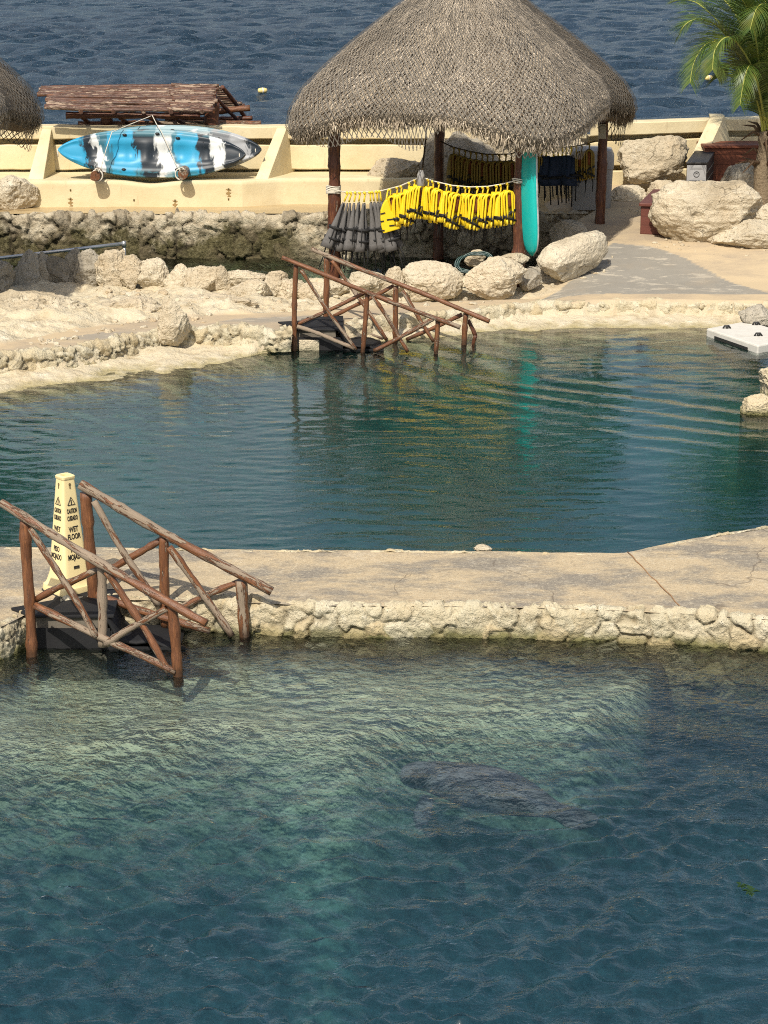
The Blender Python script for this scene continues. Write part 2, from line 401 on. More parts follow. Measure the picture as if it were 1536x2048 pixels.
M['post'] = log_mat('post_stain', 0.02, base=(0.13, 0.045, 0.022), base2=(0.075, 0.027, 0.015), wet=False)
M['cane'] = log_mat('cane_stain', 0.50, base=(0.17, 0.085, 0.052), base2=(0.07, 0.038, 0.028), bare=(0.38, 0.28, 0.20), wet=False)

def plain(name, col, rough=0.6, var=0.25, sc=20, bump=0.2, spec=0.4, dirt=None, metal=0, dist=0.004):
    t = NT(name); v = t.coord('Object'); n = t.noise(v, sc, 5, 0.65)
    c = t.mix(n, tuple(x * (1 - var) for x in col), tuple(min(1, x * (1 + var)) for x in col))
    if dirt: c = t.mix(t.mr(t.noise(v, sc * 0.35, 6, 0.7), 0.52, 0.7, 0, 0.6), c, dirt)
    t.bsdf(c, rough, t.bump(n, bump, dist), spec, metal); return t.m
M['rubber'] = plain('black_rubber', (0.014, 0.014, 0.015), 0.75, 0.4, 8, 0.5, 0.3)
M['conc_dark'] = plain('step_concrete', (0.16, 0.14, 0.11), 0.9, 0.4, 9, 0.7, 0.2, dirt=(0.06, 0.05, 0.04), dist=0.01)
M['cone'] = plain('cone_plastic', (0.80, 0.66, 0.34), 0.45, 0.03, 6, 0.05, 0.4, dirt=(0.70, 0.56, 0.28))
M['ink'] = plain('black_print', (0.02, 0.02, 0.02), 0.5, 0.1)
M['keyhole'] = plain('cone_hole', (0.16, 0.12, 0.05), 0.8, 0.1)
M['float'] = plain('float_shell', (0.60, 0.575, 0.51), 0.8, 0.15, 12, 0.4, 0.3, dirt=(0.5, 0.46, 0.38))
M['steel'] = plain('galvanised_steel', (0.45, 0.46, 0.46), 0.35, 0.15, 30, 0.1, 0.5, metal=0.8)
M['rope_w'] = plain('white_rope', (0.62, 0.58, 0.48), 0.9, 0.3, 120, 0.8, 0.1)
M['rope_d'] = plain('dark_rope', (0.05, 0.035, 0.02), 0.9, 0.3, 120, 0.8, 0.1)
M['hose'] = plain('green_hose', (0.006, 0.035, 0.03), 0.35, 0.2, 40, 0.1, 0.5)
M['teal'] = plain('teal_board', (0.005, 0.40, 0.36), 0.35, 0.10, 30, 0.1, 0.5)
M['rail_w'] = plain('board_underside', (0.55, 0.56, 0.54), 0.4, 0.5, 9, 0.1, 0.5, dirt=(0.02, 0.03, 0.03))
M['black_pl'] = plain('black_panel', (0.020, 0.018, 0.017), 0.5, 0.5, 14, 0.2, 0.4, dirt=(0.09, 0.08, 0.075))
M['plate'] = plain('sign_plate', (0.33, 0.33, 0.33), 0.3, 0.25, 9, 0.1, 0.5, dirt=(0.55, 0.55, 0.55))
M['greybin'] = plain('grey_locker', (0.30, 0.29, 0.27), 0.6, 0.1, 9, 0.1, 0.4)
M['elec'] = plain('switch_box', (0.30, 0.27, 0.20), 0.5, 0.1, 9, 0.1, 0.4)
M['buoy'] = plain('buoy_plastic', (0.75, 0.58, 0.22), 0.4, 0.1, 9, 0.1, 0.4)
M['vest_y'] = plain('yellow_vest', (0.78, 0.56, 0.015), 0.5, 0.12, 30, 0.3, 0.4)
M['vest_y_shaded'] = plain('shaded_yellow_vest', (0.20, 0.135, 0.02), 0.6, 0.15, 30, 0.3, 0.3)  # yellow vest colour darkened to stand for the shade under the thatch
M['vest_g'] = plain('grey_vest', (0.125, 0.12, 0.115), 0.8, 0.4, 30, 0.5, 0.2)
M['vest_b'] = plain('navy_vest', (0.012, 0.022, 0.045), 0.7, 0.4, 14, 0.3, 0.3, dirt=(0.02, 0.06, 0.12))
M['strap'] = plain('black_strap', (0.012, 0.012, 0.012), 0.7, 0.2)
M['clip_y'] = plain('yellow_clip', (0.80, 0.58, 0.04), 0.5, 0.1)
M['clip_w'] = plain('white_clip', (0.80, 0.76, 0.66), 0.5, 0.1)
M['shade_lining'] = plain('collar_shade_lining', (0.16, 0.045, 0.012), 0.8, 0.2)  # dark brown in place of the shade inside the collar
M['manatee'] = plain('manatee_skin', (0.20, 0.185, 0.20), 0.8, 0.2, 12, 0.5, 0.2, dirt=(0.26, 0.245, 0.26), dist=0.01)
M['weed'] = plain('floating_leaf', (0.02, 0.05, 0.01), 0.5, 0.3)
def moss_mat():
    t = NT('tidal_masonry'); v = t.coord('World'); n1 = t.noise(v, 0.9, 5, 0.6); n2 = t.noise(v, 6, 6, 0.7); n3 = t.noise(v, 24, 5, 0.75)
    clean = t.ramp(n2, [(0.3, (0.36, 0.29, 0.19)), (0.45, (0.54, 0.46, 0.32)), (0.6, (0.60, 0.53, 0.39)), (0.75, (0.42, 0.33, 0.21))])
    moss = t.ramp(n3, [(0.3, (0.035, 0.03, 0.015)), (0.5, (0.11, 0.095, 0.045)), (0.62, (0.17, 0.15, 0.08)), (0.75, (0.30, 0.28, 0.22))])
    z = t.sep(t.n('ShaderNodeNewGeometry').outputs['Position'], 2)
    k = t.math('ADD', z, t.math('ADD', t.math('MULTIPLY', t.math('SUBTRACT', n1, 0.5), 1.5), t.math('MULTIPLY', t.math('SUBTRACT', n2, 0.5), 0.5)))
    c = t.mix(t.math('MULTIPLY', t.mr(k, 0.28, 0.50, 1, 0), t.mr(t.math('ADD', t.sep(v, 0), t.math('MULTIPLY', n1, 2)), -.6, 0.4, 1, 0.25)), clean, moss)
    ga = t.n('ShaderNodeAttribute', attribute_name='gap').outputs['Fac']; sa = t.n('ShaderNodeAttribute', attribute_name='stone').outputs['Fac']
    c = t.mix(t.mr(sa, 0.5, 1.0, 0, 0.6), c, (0.16, 0.125, 0.08)); c = t.mix(t.math('MULTIPLY', ga, 0.9), c, (0.035, 0.028, 0.018))
    t.bsdf(c, 0.9, t.bump(t.math('ADD', n2, t.math('MULTIPLY', n3, 0.5)), 1.0, 0.05), 0.15); return t.m
M['moss'] = moss_mat()

def wood_panel(name, col, board=0.16, axis=2):
    t = NT(name); o = t.coord('Object'); z = t.sep(o, axis)
    n = t.noise(t.coord('Object', (1, 1, 9)), 5, 5, 0.7)
    c = t.mix(n, tuple(x * 0.65 for x in col), tuple(x * 1.3 for x in col))
    fr = t.math('FRACT', t.math('DIVIDE', z, board)); g = t.mr(fr, 0.0, 0.06, 1, 0)
    c = t.mix(g, c, (0.03, 0.012, 0.008))
    t.bsdf(c, 0.55, t.bump(t.math('SUBTRACT', n, g), 0.4, 0.006), 0.35); return t.m
M['brown_box'] = wood_panel('brown_planks', (0.17, 0.055, 0.028))
M['brown_box2'] = wood_panel('reddish_planks', (0.13, 0.042, 0.030), 0.13)

def thatch_mat(name='thatch_straw'):
    t = NT(name); c = t.n('ShaderNodeAttribute', attribute_name='col').outputs['Color']
    v = t.coord('World'); n = t.noise(v, 1.6, 5, 0.6)
    c = t.mix(t.mr(n, 0.4, 0.75, 0, 0.35), c, (0.26, 0.20, 0.13))
    t.bsdf(c, 0.85, None, 0.15); return t.m
M['thatch'] = thatch_mat()

def net_mat():
    t = NT('hex_net'); u = t.n('ShaderNodeUVMap').outputs[0]
    mp = t.n('ShaderNodeMapping'); t.l(u, mp.inputs[0])
    nz = t.noise(mp.outputs[0], 1.3, 2, out='Color')
    vm = t.n('ShaderNodeVectorMath', operation='MULTIPLY_ADD'); t.l(nz, vm.inputs[0]); vm.inputs[1].default_value = (.15, .15, 0); t.l(mp.outputs[0], vm.inputs[2])
    x = t.sep(vm.outputs[0], 0); y = t.sep(vm.outputs[0], 1)
    a = t.math('ABSOLUTE', t.math('SUBTRACT', t.math('FRACT', t.math('MULTIPLY', t.math('ADD', x, y), 13.0)), 0.5))
    b = t.math('ABSOLUTE', t.math('SUBTRACT', t.math('FRACT', t.math('MULTIPLY', t.math('SUBTRACT', x, y), 13.0)), 0.5))
    f = t.mr(t.math('MAXIMUM', a, b), 0.39, 0.41, 0, 1)
    bs = t.bsdf((0.16, 0.145, 0.12), 0.8, None, 0.2)
    tr = t.n('ShaderNodeBsdfTransparent'); ms = t.n('ShaderNodeMixShader')
    t.l(f, ms.inputs[0]); t.l(tr.outputs[0], ms.inputs[1]); t.l(bs.outputs[0], ms.inputs[2]); t.l(ms.outputs[0], t.out.inputs[0])
    return t.m
M['net'] = net_mat()

def leaf_mat(name, a, b, tr=0.3):
    t = NT(name); v = t.coord('World'); n = t.noise(v, 4, 3)
    rn = t.n('ShaderNodeAttribute', attribute_name='rnd').outputs['Fac']
    c = t.mix(rn, a, b); c = t.mix(t.mr(n, 0.5, 0.7, 0, 0.4), c, (0.24, 0.22, 0.03))
    p = t.bsdf(c, 0.42, None, 0.5)
    tl = t.n('ShaderNodeBsdfTranslucent'); t.l(c, tl.inputs[0]); ms = t.n('ShaderNodeMixShader'); ms.inputs[0].default_value = tr
    t.l(p.outputs[0], ms.inputs[1]); t.l(tl.outputs[0], ms.inputs[2]); t.l(ms.outputs[0], t.out.inputs[0]); return t.m
M['leaf'] = leaf_mat('palm_leaf', (0.035, 0.085, 0.018), (0.15, 0.22, 0.04))
M['rachis'] = plain('palm_rib', (0.33, 0.34, 0.07), 0.5, 0.15)
M['palmtrunk'] = plain('palm_trunk', (0.22, 0.17, 0.11), 0.9, 0.5, 25, 1.0, 0.1, dirt=(0.07, 0.05, 0.035), dist=0.03)
M['husk'] = plain('dry_husk', (0.10, 0.065, 0.04), 0.9, 0.5, 25, 0.6, 0.1)

def kayak_mat(name, stops, seed=0.0):
    t = NT(name); o = t.coord('Object'); x = t.sep(o, 0); z = t.sep(o, 2)
    mp = t.n('ShaderNodeMapping'); t.l(o, mp.inputs[0]); mp.inputs['Location'].default_value = (seed, seed, 0); mp.inputs['Scale'].default_value = (2.2, 1, 1.0)
    n = t.noise(mp.outputs[0], 4.0, 4, 0.6, dist=0.7)
    zb = t.math('MULTIPLY', t.math('SINE', t.math('MULTIPLY', z, 7)), 0.05)
    xx = t.math('ADD', t.math('ADD', x, t.math('MULTIPLY', t.math('SUBTRACT', n, 0.5), 0.42)), zb)
    f = t.mr(xx, -1.7, 1.7)
    c = t.ramp(f, stops)
    n2 = t.noise(t.coord('Object', (1, 1, 6)), 5, 5, 0.7)
    c = t.mix(t.mr(n2, 0.62, 0.72, 0, 0.45), c, (0.05, 0.09, 0.11))
    ez = t.mr(t.math('ABSOLUTE', z), 0.24, 0.30, 0, 0.75); nn = t.noise(t.coord('Object', (1, 1, 2)), 3.5, 3); c = t.mix(t.math('MULTIPLY', ez, t.mr(nn, 0.42, 0.5)), c, (0.06, 0.20, 0.25))
    t.bsdf(c, 0.42, t.bump(n2, 0.05, 0.004), 0.35); return t.m
B_, W_, K_, T_, G_ = (0.03, 0.30, 0.50), (0.62, 0.64, 0.62), (0.018, 0.026, 0.035), (0.04, 0.14, 0.19), (0.22, 0.23, 0.24)
st = []
def band(a, b, c): st.extend([(a + 0.006, c), (b - 0.006, c)])
for a, b, c in [(0, .19, B_), (.19, .235, K_), (.235, .27, W_), (.27, .31, T_), (.31, .43, B_), (.43, .52, K_), (.52, .59, W_), (.59, .615, T_), (.615, .71, B_), (.71, .77, K_), (.77, .83, W_), (.83, 1.0, K_)]: band(a, b, c)
M['kayak'] = kayak_mat('kayak_blue', st[:])
st.clear()
for a, b, c in [(0, .2, K_), (.2, .45, T_), (.45, .7, W_), (.7, .80, G_), (.80, .88, (0.34, 0.35, 0.36)), (.88, 1.0, K_)]: band(a, b, c)
M['kayak2'] = kayak_mat('kayak_grey', st[:], 5.0)

# ---- water: fresnel mirror over a tinted clear body; the body itself is an absorbing volume
def water_mat(name, absorb, dens, bumps, tint=(0.97, 1.0, 0.99), gobo=0.0, rough=0.02, scat=0.0, SCAT=(0.55, 0.80, 0.78), ior=1.45):
    t = NT(name); nb = None
    for (sx, sy, sc, strength, dist, modsc) in bumps:
        v = t.coord('World', (sx, sy, 1), warp=0.08, warpscale=1.5)
        n = t.noise(v, sc, 3, 0.6, dist=0.6)
        if modsc: n = t.math('MULTIPLY', n, t.mr(t.noise(t.coord('World'), modsc, 2), 0.35, 0.62, 0.15, 1))
        nb = t.bump(n, strength, dist, nb)
    fr = t.n('ShaderNodeFresnel'); fr.inputs['IOR'].default_value = ior
    gl = t.n('ShaderNodeBsdfGlossy'); gl.inputs['Roughness'].default_value = rough
    if nb is not None: t.l(nb, fr.inputs['Normal']); t.l(nb, gl.inputs['Normal'])
    tr = t.n('ShaderNodeBsdfTransparent'); tr.inputs[0].default_value = tint + (1,)
    if gobo:  # caustic web painted into the transmission tint, dimmer between its lines
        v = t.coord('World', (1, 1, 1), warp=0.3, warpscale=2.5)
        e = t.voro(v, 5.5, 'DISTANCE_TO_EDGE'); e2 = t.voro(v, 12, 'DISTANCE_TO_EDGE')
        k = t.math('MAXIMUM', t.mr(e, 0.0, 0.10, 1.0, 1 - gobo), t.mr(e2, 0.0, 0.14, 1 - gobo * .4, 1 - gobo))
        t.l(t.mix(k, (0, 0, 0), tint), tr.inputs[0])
    ms = t.n('ShaderNodeMixShader'); t.l(fr.outputs[0], ms.inputs[0]); t.l(tr.outputs[0], ms.inputs[1]); t.l(gl.outputs[0], ms.inputs[2])
    t.l(ms.outputs[0], t.out.inputs[0])
    va = t.n('ShaderNodeVolumeAbsorption'); va.inputs[0].default_value = absorb + (1,); va.inputs[1].default_value = dens
    vs = t.n('ShaderNodeVolumeScatter'); vs.inputs[0].default_value = SCAT + (1,); vs.inputs[1].default_value = scat
    ad = t.n('ShaderNodeAddShader'); t.l(va.outputs[0], ad.inputs[0]); t.l(vs.outputs[0], ad.inputs[1])
    t.l((ad if scat else va).outputs[0], t.out.inputs[1])
    return t.m
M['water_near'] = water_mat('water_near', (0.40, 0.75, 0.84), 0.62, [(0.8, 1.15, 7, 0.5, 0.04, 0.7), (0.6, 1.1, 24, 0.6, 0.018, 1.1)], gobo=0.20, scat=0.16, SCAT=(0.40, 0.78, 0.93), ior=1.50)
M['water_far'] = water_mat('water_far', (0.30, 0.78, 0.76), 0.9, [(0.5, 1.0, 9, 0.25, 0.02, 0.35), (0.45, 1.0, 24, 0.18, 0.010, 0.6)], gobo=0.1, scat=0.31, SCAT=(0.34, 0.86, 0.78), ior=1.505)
M['water_chan'] = water_mat('water_chan', (0.35, 0.85, 0.80), 0.7, [(1, 1, 10, 0.6, 0.03, 0)])

def sea_mat():
    t = NT('sea_water'); nb = None
    for sx, sy, sc, st_, d in ((0.7, 1, 2.4, 1.0, 0.28), (0.7, 1, 6.0, 1.0, 0.14), (0.8, 1, 16, 0.7, 0.05)):
        nb = t.bump(t.noise(t.coord('World', (sx, sy, 1), warp=0.2, warpscale=0.5), sc, 4, 0.65, dist=0.5), st_, d, nb)
    n = t.noise(t.coord('World', (0.4, 1, 1)), 0.06, 3)
    c = t.mix(n, (0.016, 0.034, 0.056), (0.024, 0.052, 0.078))
    t.bsdf(c, 0.17, nb, 0.5, IOR=1.333); return t.m
M['sea'] = sea_mat()

def floor_mat():
    t = NT('pool_bed'); v = t.coord('World')
    pale = t.n('ShaderNodeAttribute', attribute_name='pale').outputs['Fac']
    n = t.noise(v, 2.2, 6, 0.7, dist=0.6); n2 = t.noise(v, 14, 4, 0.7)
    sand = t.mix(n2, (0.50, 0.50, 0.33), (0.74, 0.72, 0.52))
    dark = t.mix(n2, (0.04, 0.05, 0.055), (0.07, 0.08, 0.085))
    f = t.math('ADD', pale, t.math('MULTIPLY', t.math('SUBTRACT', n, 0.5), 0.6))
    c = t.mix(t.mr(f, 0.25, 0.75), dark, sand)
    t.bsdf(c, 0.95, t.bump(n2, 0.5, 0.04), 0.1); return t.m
M['bed'] = floor_mat()
# ------------------------------------------------------------------ shore curves (photo pixels -> world on a height)
def curve(pts, z):
    a = np.array([(P(x, y, z).x, P(x, y, z).y) for x, y in pts]); a = a[np.argsort(a[:, 0])]
    return lambda x: np.interp(x, a[:, 0], a[:, 1]), a
WZ = 0.25                                            # walkway level
wf, wf_a = curve([(-500, 1310), (0, 1256), (100, 1207), (240, 1199), (430, 1203), (540, 1208), (640, 1212), (1000, 1213), (1250, 1222), (1380, 1228), (1536, 1240), (1900, 1275)], WZ)
wb, wb_a = curve([(-500, 1085), (0, 1093), (500, 1099), (1000, 1103), (1250, 1106), (1340, 1086), (1430, 1069), (1536, 1052), (1700, 1018), (1900, 960)], WZ)
fw, fw_a = curve([(-700, 850), (-300, 815), (0, 790), (150, 768), (330, 757), (460, 728), (520, 708), (572, 700), (700, 688), (950, 672), (1060, 666), (1250, 660), (1380, 664), (1536, 668), (1800, 680)], 0.0)
pf, pf_a = curve([(-700, 800), (-300, 764), (0, 726), (150, 708), (350, 670), (470, 670), (575, 672), (700, 650), (850, 632), (980, 620), (1060, 611), (1250, 607), (1536, 610), (1800, 614)], 0.22)
pb, pb_a = curve([(-700, 770), (-300, 728), (0, 690), (150, 658), (350, 634), (590, 622), (800, 606), (1000, 598), (1250, 592), (1536, 592), (1800, 592)], 0.22)

# sea: one sheet to the horizon
def sea():
    xs = np.concatenate([-np.geomspace(4000, 32, 16), np.arange(-30, 30.01, 0.22), np.geomspace(32, 4000, 16)])
    ys = np.concatenate([np.arange(37.0, 60, 0.22), np.arange(60, 150, 0.35), np.geomspace(152, 9000, 26)])
    X, Y = np.meshgrid(xs, ys); q = np.stack([X.ravel(), Y.ravel(), 0 * X.ravel()], 1)
    rng = np.random.default_rng(5); Z = np.zeros(X.size)
    wx = fbm(q * 0.15, 3, 3) * 1.5; wy = fbm(q * 0.15, 3, 9) * 1.5
    for k in range(70):
        lam = rng.uniform(0.55, 2.2); th = rng.normal(math.pi / 2 + 0.12, 0.55); kk = 2 * math.pi / lam
        Z += 0.0088 * lam ** 0.9 * np.sin(kk * ((q[:, 0] + wx) * math.cos(th) + (q[:, 1] + wy) * math.sin(th)) + rng.uniform(0, 6.28))
    m = 0.55 + 0.45 * sstep(-.3, .4, fbm(q * 0.05, 3, 21))
    fade = 1 - sstep(130, 150, q[:, 1]); fade *= 1 - sstep(27, 30, np.abs(q[:, 0]))
    Z = Z * m * fade - 0.25
    sstruct(obj('sea', grid_mesh('sea', X, Y, Z.reshape(X.shape), M['sea'])))
sea()

# far bank, its paths, the channel behind the ridge and the bed of the far pool: one height field
def bank_height(X, Y):
    x, y = X.ravel(), Y.ravel(); q = np.stack([x, y, 0 * x], 1)
    yw, yp, yb = fw(x), pf(x), pb(x)
    right = sstep(1.6, 2.8, x)
    # above the path
    ramp_r = np.interp(y, [28, 29.3, 30.7, 32.4, 34, 36, 38.5], [.22, .25, .33, .58, .70, .76, .95])
    ramp_l = .22 + .12 * sstep(0, .9, y - yb) - .14 * sstep(30.0 - .9, 30.4, y)
    z = ramp_l * (1 - right) + ramp_r * right
    path = sstep(-.02, .02, y - yp + 0.0) * (1 - sstep(-.03, .03, y - yb))
    path = np.maximum(path, right * sstep(-.02, .02, y - yp))
    path = np.maximum(path, sstep(0.35, 1.0, x) * sstep(-.02, .02, y - yp) * (1 - sstep(0, .25, y - yb - .2)))
    z = np.where(y < yb, .22 * (1 - right) + z * right, z)
    s = np.clip((y - yw) / np.maximum(yp - yw, .12), 0, 1)
    slope = -.05 + .15 * s
    z = np.where(y < yp, slope, z)
    under = -np.clip((yw - y) * .55, 0, 1.7) - .05
    under = under - .10 * sstep(.0, .5, yw - y)
    z = np.where(y < yw, under, z)
    # channel
    cx = 1.9 + (y - 31.6) * .38
    chan = sstep(31.55, 31.85, y + .15 * fbm(q * 1.5, 3, 4)) * (1 - sstep(-.12, .12, x - cx)) * (1 - sstep(34.9, 35.0, y))
    z = z * (1 - chan) - .55 * chan
    # grey slab: quadrilateral region on the right, photo outline
    poly = [P(1060, 586, .3), P(1120, 560, .4), P(1225, 486, .58), P(1300, 493, .56), P(1375, 514, .5), P(1450, 548, .42), P(1536, 579, .33), P(1750, 586, .3)]
    from_px = np.array([(a.x, a.y) for a in poly])
    g = inside(from_px, np.stack([x, y], 1) + .04 * np.stack([fbm(q * 2, 3, 8), fbm(q * 2, 3, 9)], 1))
    grey = np.where((right > .2) & g, 1.0, 0.0)
    wet = inside(np.array([(P(a, b, .22).x, P(a, b, .22).y) for a, b in [(-300, 745), (0, 700), (150, 672), (300, 652), (415, 648), (470, 638), (640, 630), (660, 680), (470, 668), (350, 664), (150, 700), (0, 716), (-300, 752)]]), np.stack([x, y], 1))
    grey = np.where(wet & (y > yp), .15 + .6 * sstep(-.15, .25, fbm(q * np.array([.8, 1.6, 1]), 4, 90) + .35 * sstep(-2.6, -1.6, x)), grey)
    rocky = (1 - np.maximum(path, grey)) * sstep(-.45, .1, z + .0) * (1 - chan)
    rocky_amt = np.where(y < yp, .5, 1.0) * np.where(x > 2, .5, 1)
    d = .13 * ridged(q * .9 + 3, 4, 2) + .07 * fbm(q * 3.1, 4, 6) + .055 * ridged(q * 4.3, 4, 12) + .022 * fbm(q * 12, 3, 15)
    z = z + rocky * rocky_amt * (d - .05)
    z = np.where((y < yp) & (y > yw - .3), np.minimum(z, .20), z)
    z = z + path * .008 * fbm(q * 2, 3, 30)
    st_ = sstep(4.25, 4.75, x + .3 * fbm(q * 1.3, 3, 70)) * (1 - sstep(25.6, 26.3, y)) * sstep(22.0, 23.5, y); z = z * (1 - st_) + (.22 + .12 * fbm(q * 2.5, 4, 71)) * st_
    bank_height.gap = np.clip(-ridged(q * 4.3, 4, 12) * 1.3 - .15, 0, 1) * rocky
    return z.reshape(X.shape), path, grey
def inside(poly, pts):
    r = np.zeros(len(pts), bool); n = len(poly); j = n - 1
    for i in range(n):
        xi, yi = poly[i]; xj, yj = poly[j]
        c = ((yi > pts[:, 1]) != (yj > pts[:, 1])) & (pts[:, 0] < (xj - xi) * (pts[:, 1] - yi) / (yj - yi + 1e-12) + xi)
        r ^= c; j = i
    return r
def far_bank():
    xs = np.arange(-9.5, 9.6, .045); ys = np.concatenate([np.arange(17.8, 24.6, .2), np.arange(24.6, 38.6, .045)])
    X, Y = np.meshgrid(xs, ys); Z, path, grey = bank_height(X, Y)
    Z = np.where(Y > 36.9 + np.clip(X - 3, 0, 9) * .33, -0.8, Z)
    me = grid_mesh('far_bank', X, Y, Z, M['ground']); attr(me, 'path', path); attr(me, 'grey', grey); attr(me, 'gap', bank_height.gap)
    sstruct(obj('ground', me))
far_bank()
def gz(x, y):
    z, _, _ = bank_height(np.array([[x]]), np.array([[y]])); return float(z[0, 0])

# near walkway slab
def walkway():
    xs = np.arange(-5.2, 5.6, .05); t = np.linspace(0, 1, 40)
    X = np.tile(xs, (40, 1)); Y = wf(X) * (1 - t[:, None]) + wb(X) * t[:, None]
    q = np.stack([X.ravel(), Y.ravel(), 0 * X.ravel()], 1)
    Z = WZ + .010 * fbm(q * 1.3, 4, 3).reshape(X.shape) + .003 * fbm(q * 20, 2, 5).reshape(X.shape)
    a, b = P(1255, 1106, WZ), P(1372, 1226, WZ)      # control joint
    d = np.abs((X - a.x) * (b.y - a.y) - (Y - a.y) * (b.x - a.x)) / math.hypot(b.x - a.x, b.y - a.y)
    sstruct(obj('walkway', grid_mesh('walkway', X, Y, Z, M['walk'])))
    mb = MB(); n = Vector((b.y - a.y, a.x - b.x, 0)).normalized() * .004
    pts = [a.lerp(b, k / 12) + Vector((.006 * math.sin(k * 2.3), 0, .0075 + .004 * math.sin(k))) for k in range(13)]
    mb.tube([p + Vector((0, 0, .002)) for p in pts], .0045, 6)
    tag(mb.obj('expansion_joint', plain('joint_filler', (0.30, 0.17, 0.08), 0.9, 0.5), None), 'thin rusty joint strip running across the concrete walkway', 'joint strip')
walkway()

# rubble masonry strips
def rubble(name, line, ztop, zbot, cap, cell, bulge, ds, mat, label=None, cat='stone wall', seed=0, squash=1.0, topnoise=.02, flare=0.0, capz=0.0):
    line = np.asarray(line, float)
    seg = np.sqrt((np.diff(line, axis=0) ** 2).sum(1)); L = np.concatenate([[0], np.cumsum(seg)])
    s = np.arange(0, L[-1], ds); px = np.interp(s, L, line[:, 0]); py = np.interp(s, L, line[:, 1])
    tx, ty = np.gradient(px), np.gradient(py); tl = np.hypot(tx, ty); nxv, nyv = ty / tl, -tx / tl     # outward = right of travel (-y when going +x)
    ncap = max(3, int(cap / ds)); hface = ztop - zbot; nf = int(hface / ds); nr = 4; r = min(.05, hface * .3)
    prof = []
    for k in range(ncap): prof.append((-(cap - (cap - r) * k / ncap), ztop + capz * (1 - k / ncap), 0, 1))
    for k in range(nr + 1):
        a = math.pi / 2 * k / nr; prof.append((-r + r * math.sin(a), ztop - r + r * math.cos(a), math.sin(a), math.cos(a)))
    for k in range(1, nf + 1): prof.append((flare * k / nf, ztop - r - (hface - r) * k / nf, 1, 0))
    pr = np.array(prof); npf = len(pr)
    O = pr[:, 0][None, :]; X = px[:, None] + nxv[:, None] * O; Y = py[:, None] + nyv[:, None] * O
    Z = np.tile(pr[:, 1], (len(s), 1)); NX = nxv[:, None] * pr[:, 2][None]; NY = nyv[:, None] * pr[:, 2][None]; NZ = np.tile(pr[:, 3], (len(s), 1))
    q = np.stack([X.ravel(), Y.ravel(), Z.ravel() * squash], 1)
    qq = q + .5 * cell * np.stack([fbm(q / cell * .9, 3, seed + 1), fbm(q / cell * .9, 3, seed + 2), fbm(q / cell * .9, 3, seed + 3)], 1)
    f1, f2, cid = worley(qq / cell, seed); tl1 = worley.tilt
    g1, g2, cid2 = worley(qq / cell * 2.6, seed + 5); tl2 = worley.tilt
    mk = sstep(-.25, .2, fbm(q / cell * .55, 3, seed + 40)); m = np.maximum(sstep(0.0, .13, f2 - f1), (1 - mk) * .8); m2 = sstep(0, .10, g2 - g1)
    d = bulge * (m * (.75 + .8 * cid) - .5) + bulge * 2.2 * tl1 * m + bulge * .3 * m2 * m * (cid2 - .3) + bulge * 1.0 * tl2 * m2 + bulge * .5 * ridged(q / cell * 1.6, 5, seed + 8) + bulge * .2 * fbm(q / cell * 8, 3, seed + 9)
    d = d.reshape(X.shape); endm = np.ones(npf); endm[0] = .3
    d = d * endm[None]
    tn = topnoise * fbm(np.stack([px / cell * .8, py / cell * .8, 0 * px], 1), 3, seed + 20)
    up = np.clip((Z - zbot) / hface, 0, 1)
    X = X + NX * d; Y = Y + NY * d; Z = Z + NZ * d + tn[:, None] * up
    gm = grid_mesh(name, X.T, Y.T, Z.T, mat); gp = np.clip((1 - sstep(0.0, .13, f2 - f1)) * mk + .55 * (1 - sstep(0, .10, g2 - g1)) * sstep(-.1, .3, fbm(q / cell * .9, 3, seed + 44)) - .1, 0, 1).reshape(X.shape).T; attr(gm, 'gap', gp); attr(gm, 'stone', cid.reshape(X.shape).T)
    o = obj(name, gm); return tag(o, label, cat) if label else o
def line_of(f, x0, x1, n=120, dy=0.0):
    xs = np.linspace(x0, x1, n); return np.stack([xs, f(xs) + dy], 1)

xr = P(120, 1208, WZ).x
rubble('rubble_wall', line_of(wf, xr, 5.4), WZ + .006, -.7, .07, .20, .026, .0125, M['rubble'], 'cream rubble stone edge of the near walkway with green algae at the waterline', seed=3, topnoise=.025)
rubble('rubble_wall', line_of(wf, -5.2, P(62, 1225, WZ).x), WZ + .004, -.7, .06, .12, .018, .0125, M['rubble'], 'short pale stone corner wall below the near walkway beside the handrail foot', seed=9, topnoise=.008)
lb = line_of(wb, -5.2, 5.4)[::-1]
rubble('stone_kerb', lb, WZ - .010, -.3, .06, .13, .016, .02, M['rubble'], 'low kerb of small white stones along the far side of the near walkway', 'kerb', seed=14, topnoise=.022)
xs0, xs1 = P(575, 672, .22).x, P(990, 620, .22).x
rubble('stone_edging', line_of(pf, -8.5, xs0 + .05), .29, .02, .15, .15, .032, .022, M['rubble'], 'white rubble edging along the path, ending at the dark steps of the far pool', 'edging', seed=21, topnoise=.05)
rubble('stone_edging', line_of(pf, xs0 + .75, 8.8), .238, .02, .12, .19, .026, .020, M['rubble'], 'white rubble edging between the far pool and the grey slab', 'edging', seed=25, topnoise=.03)

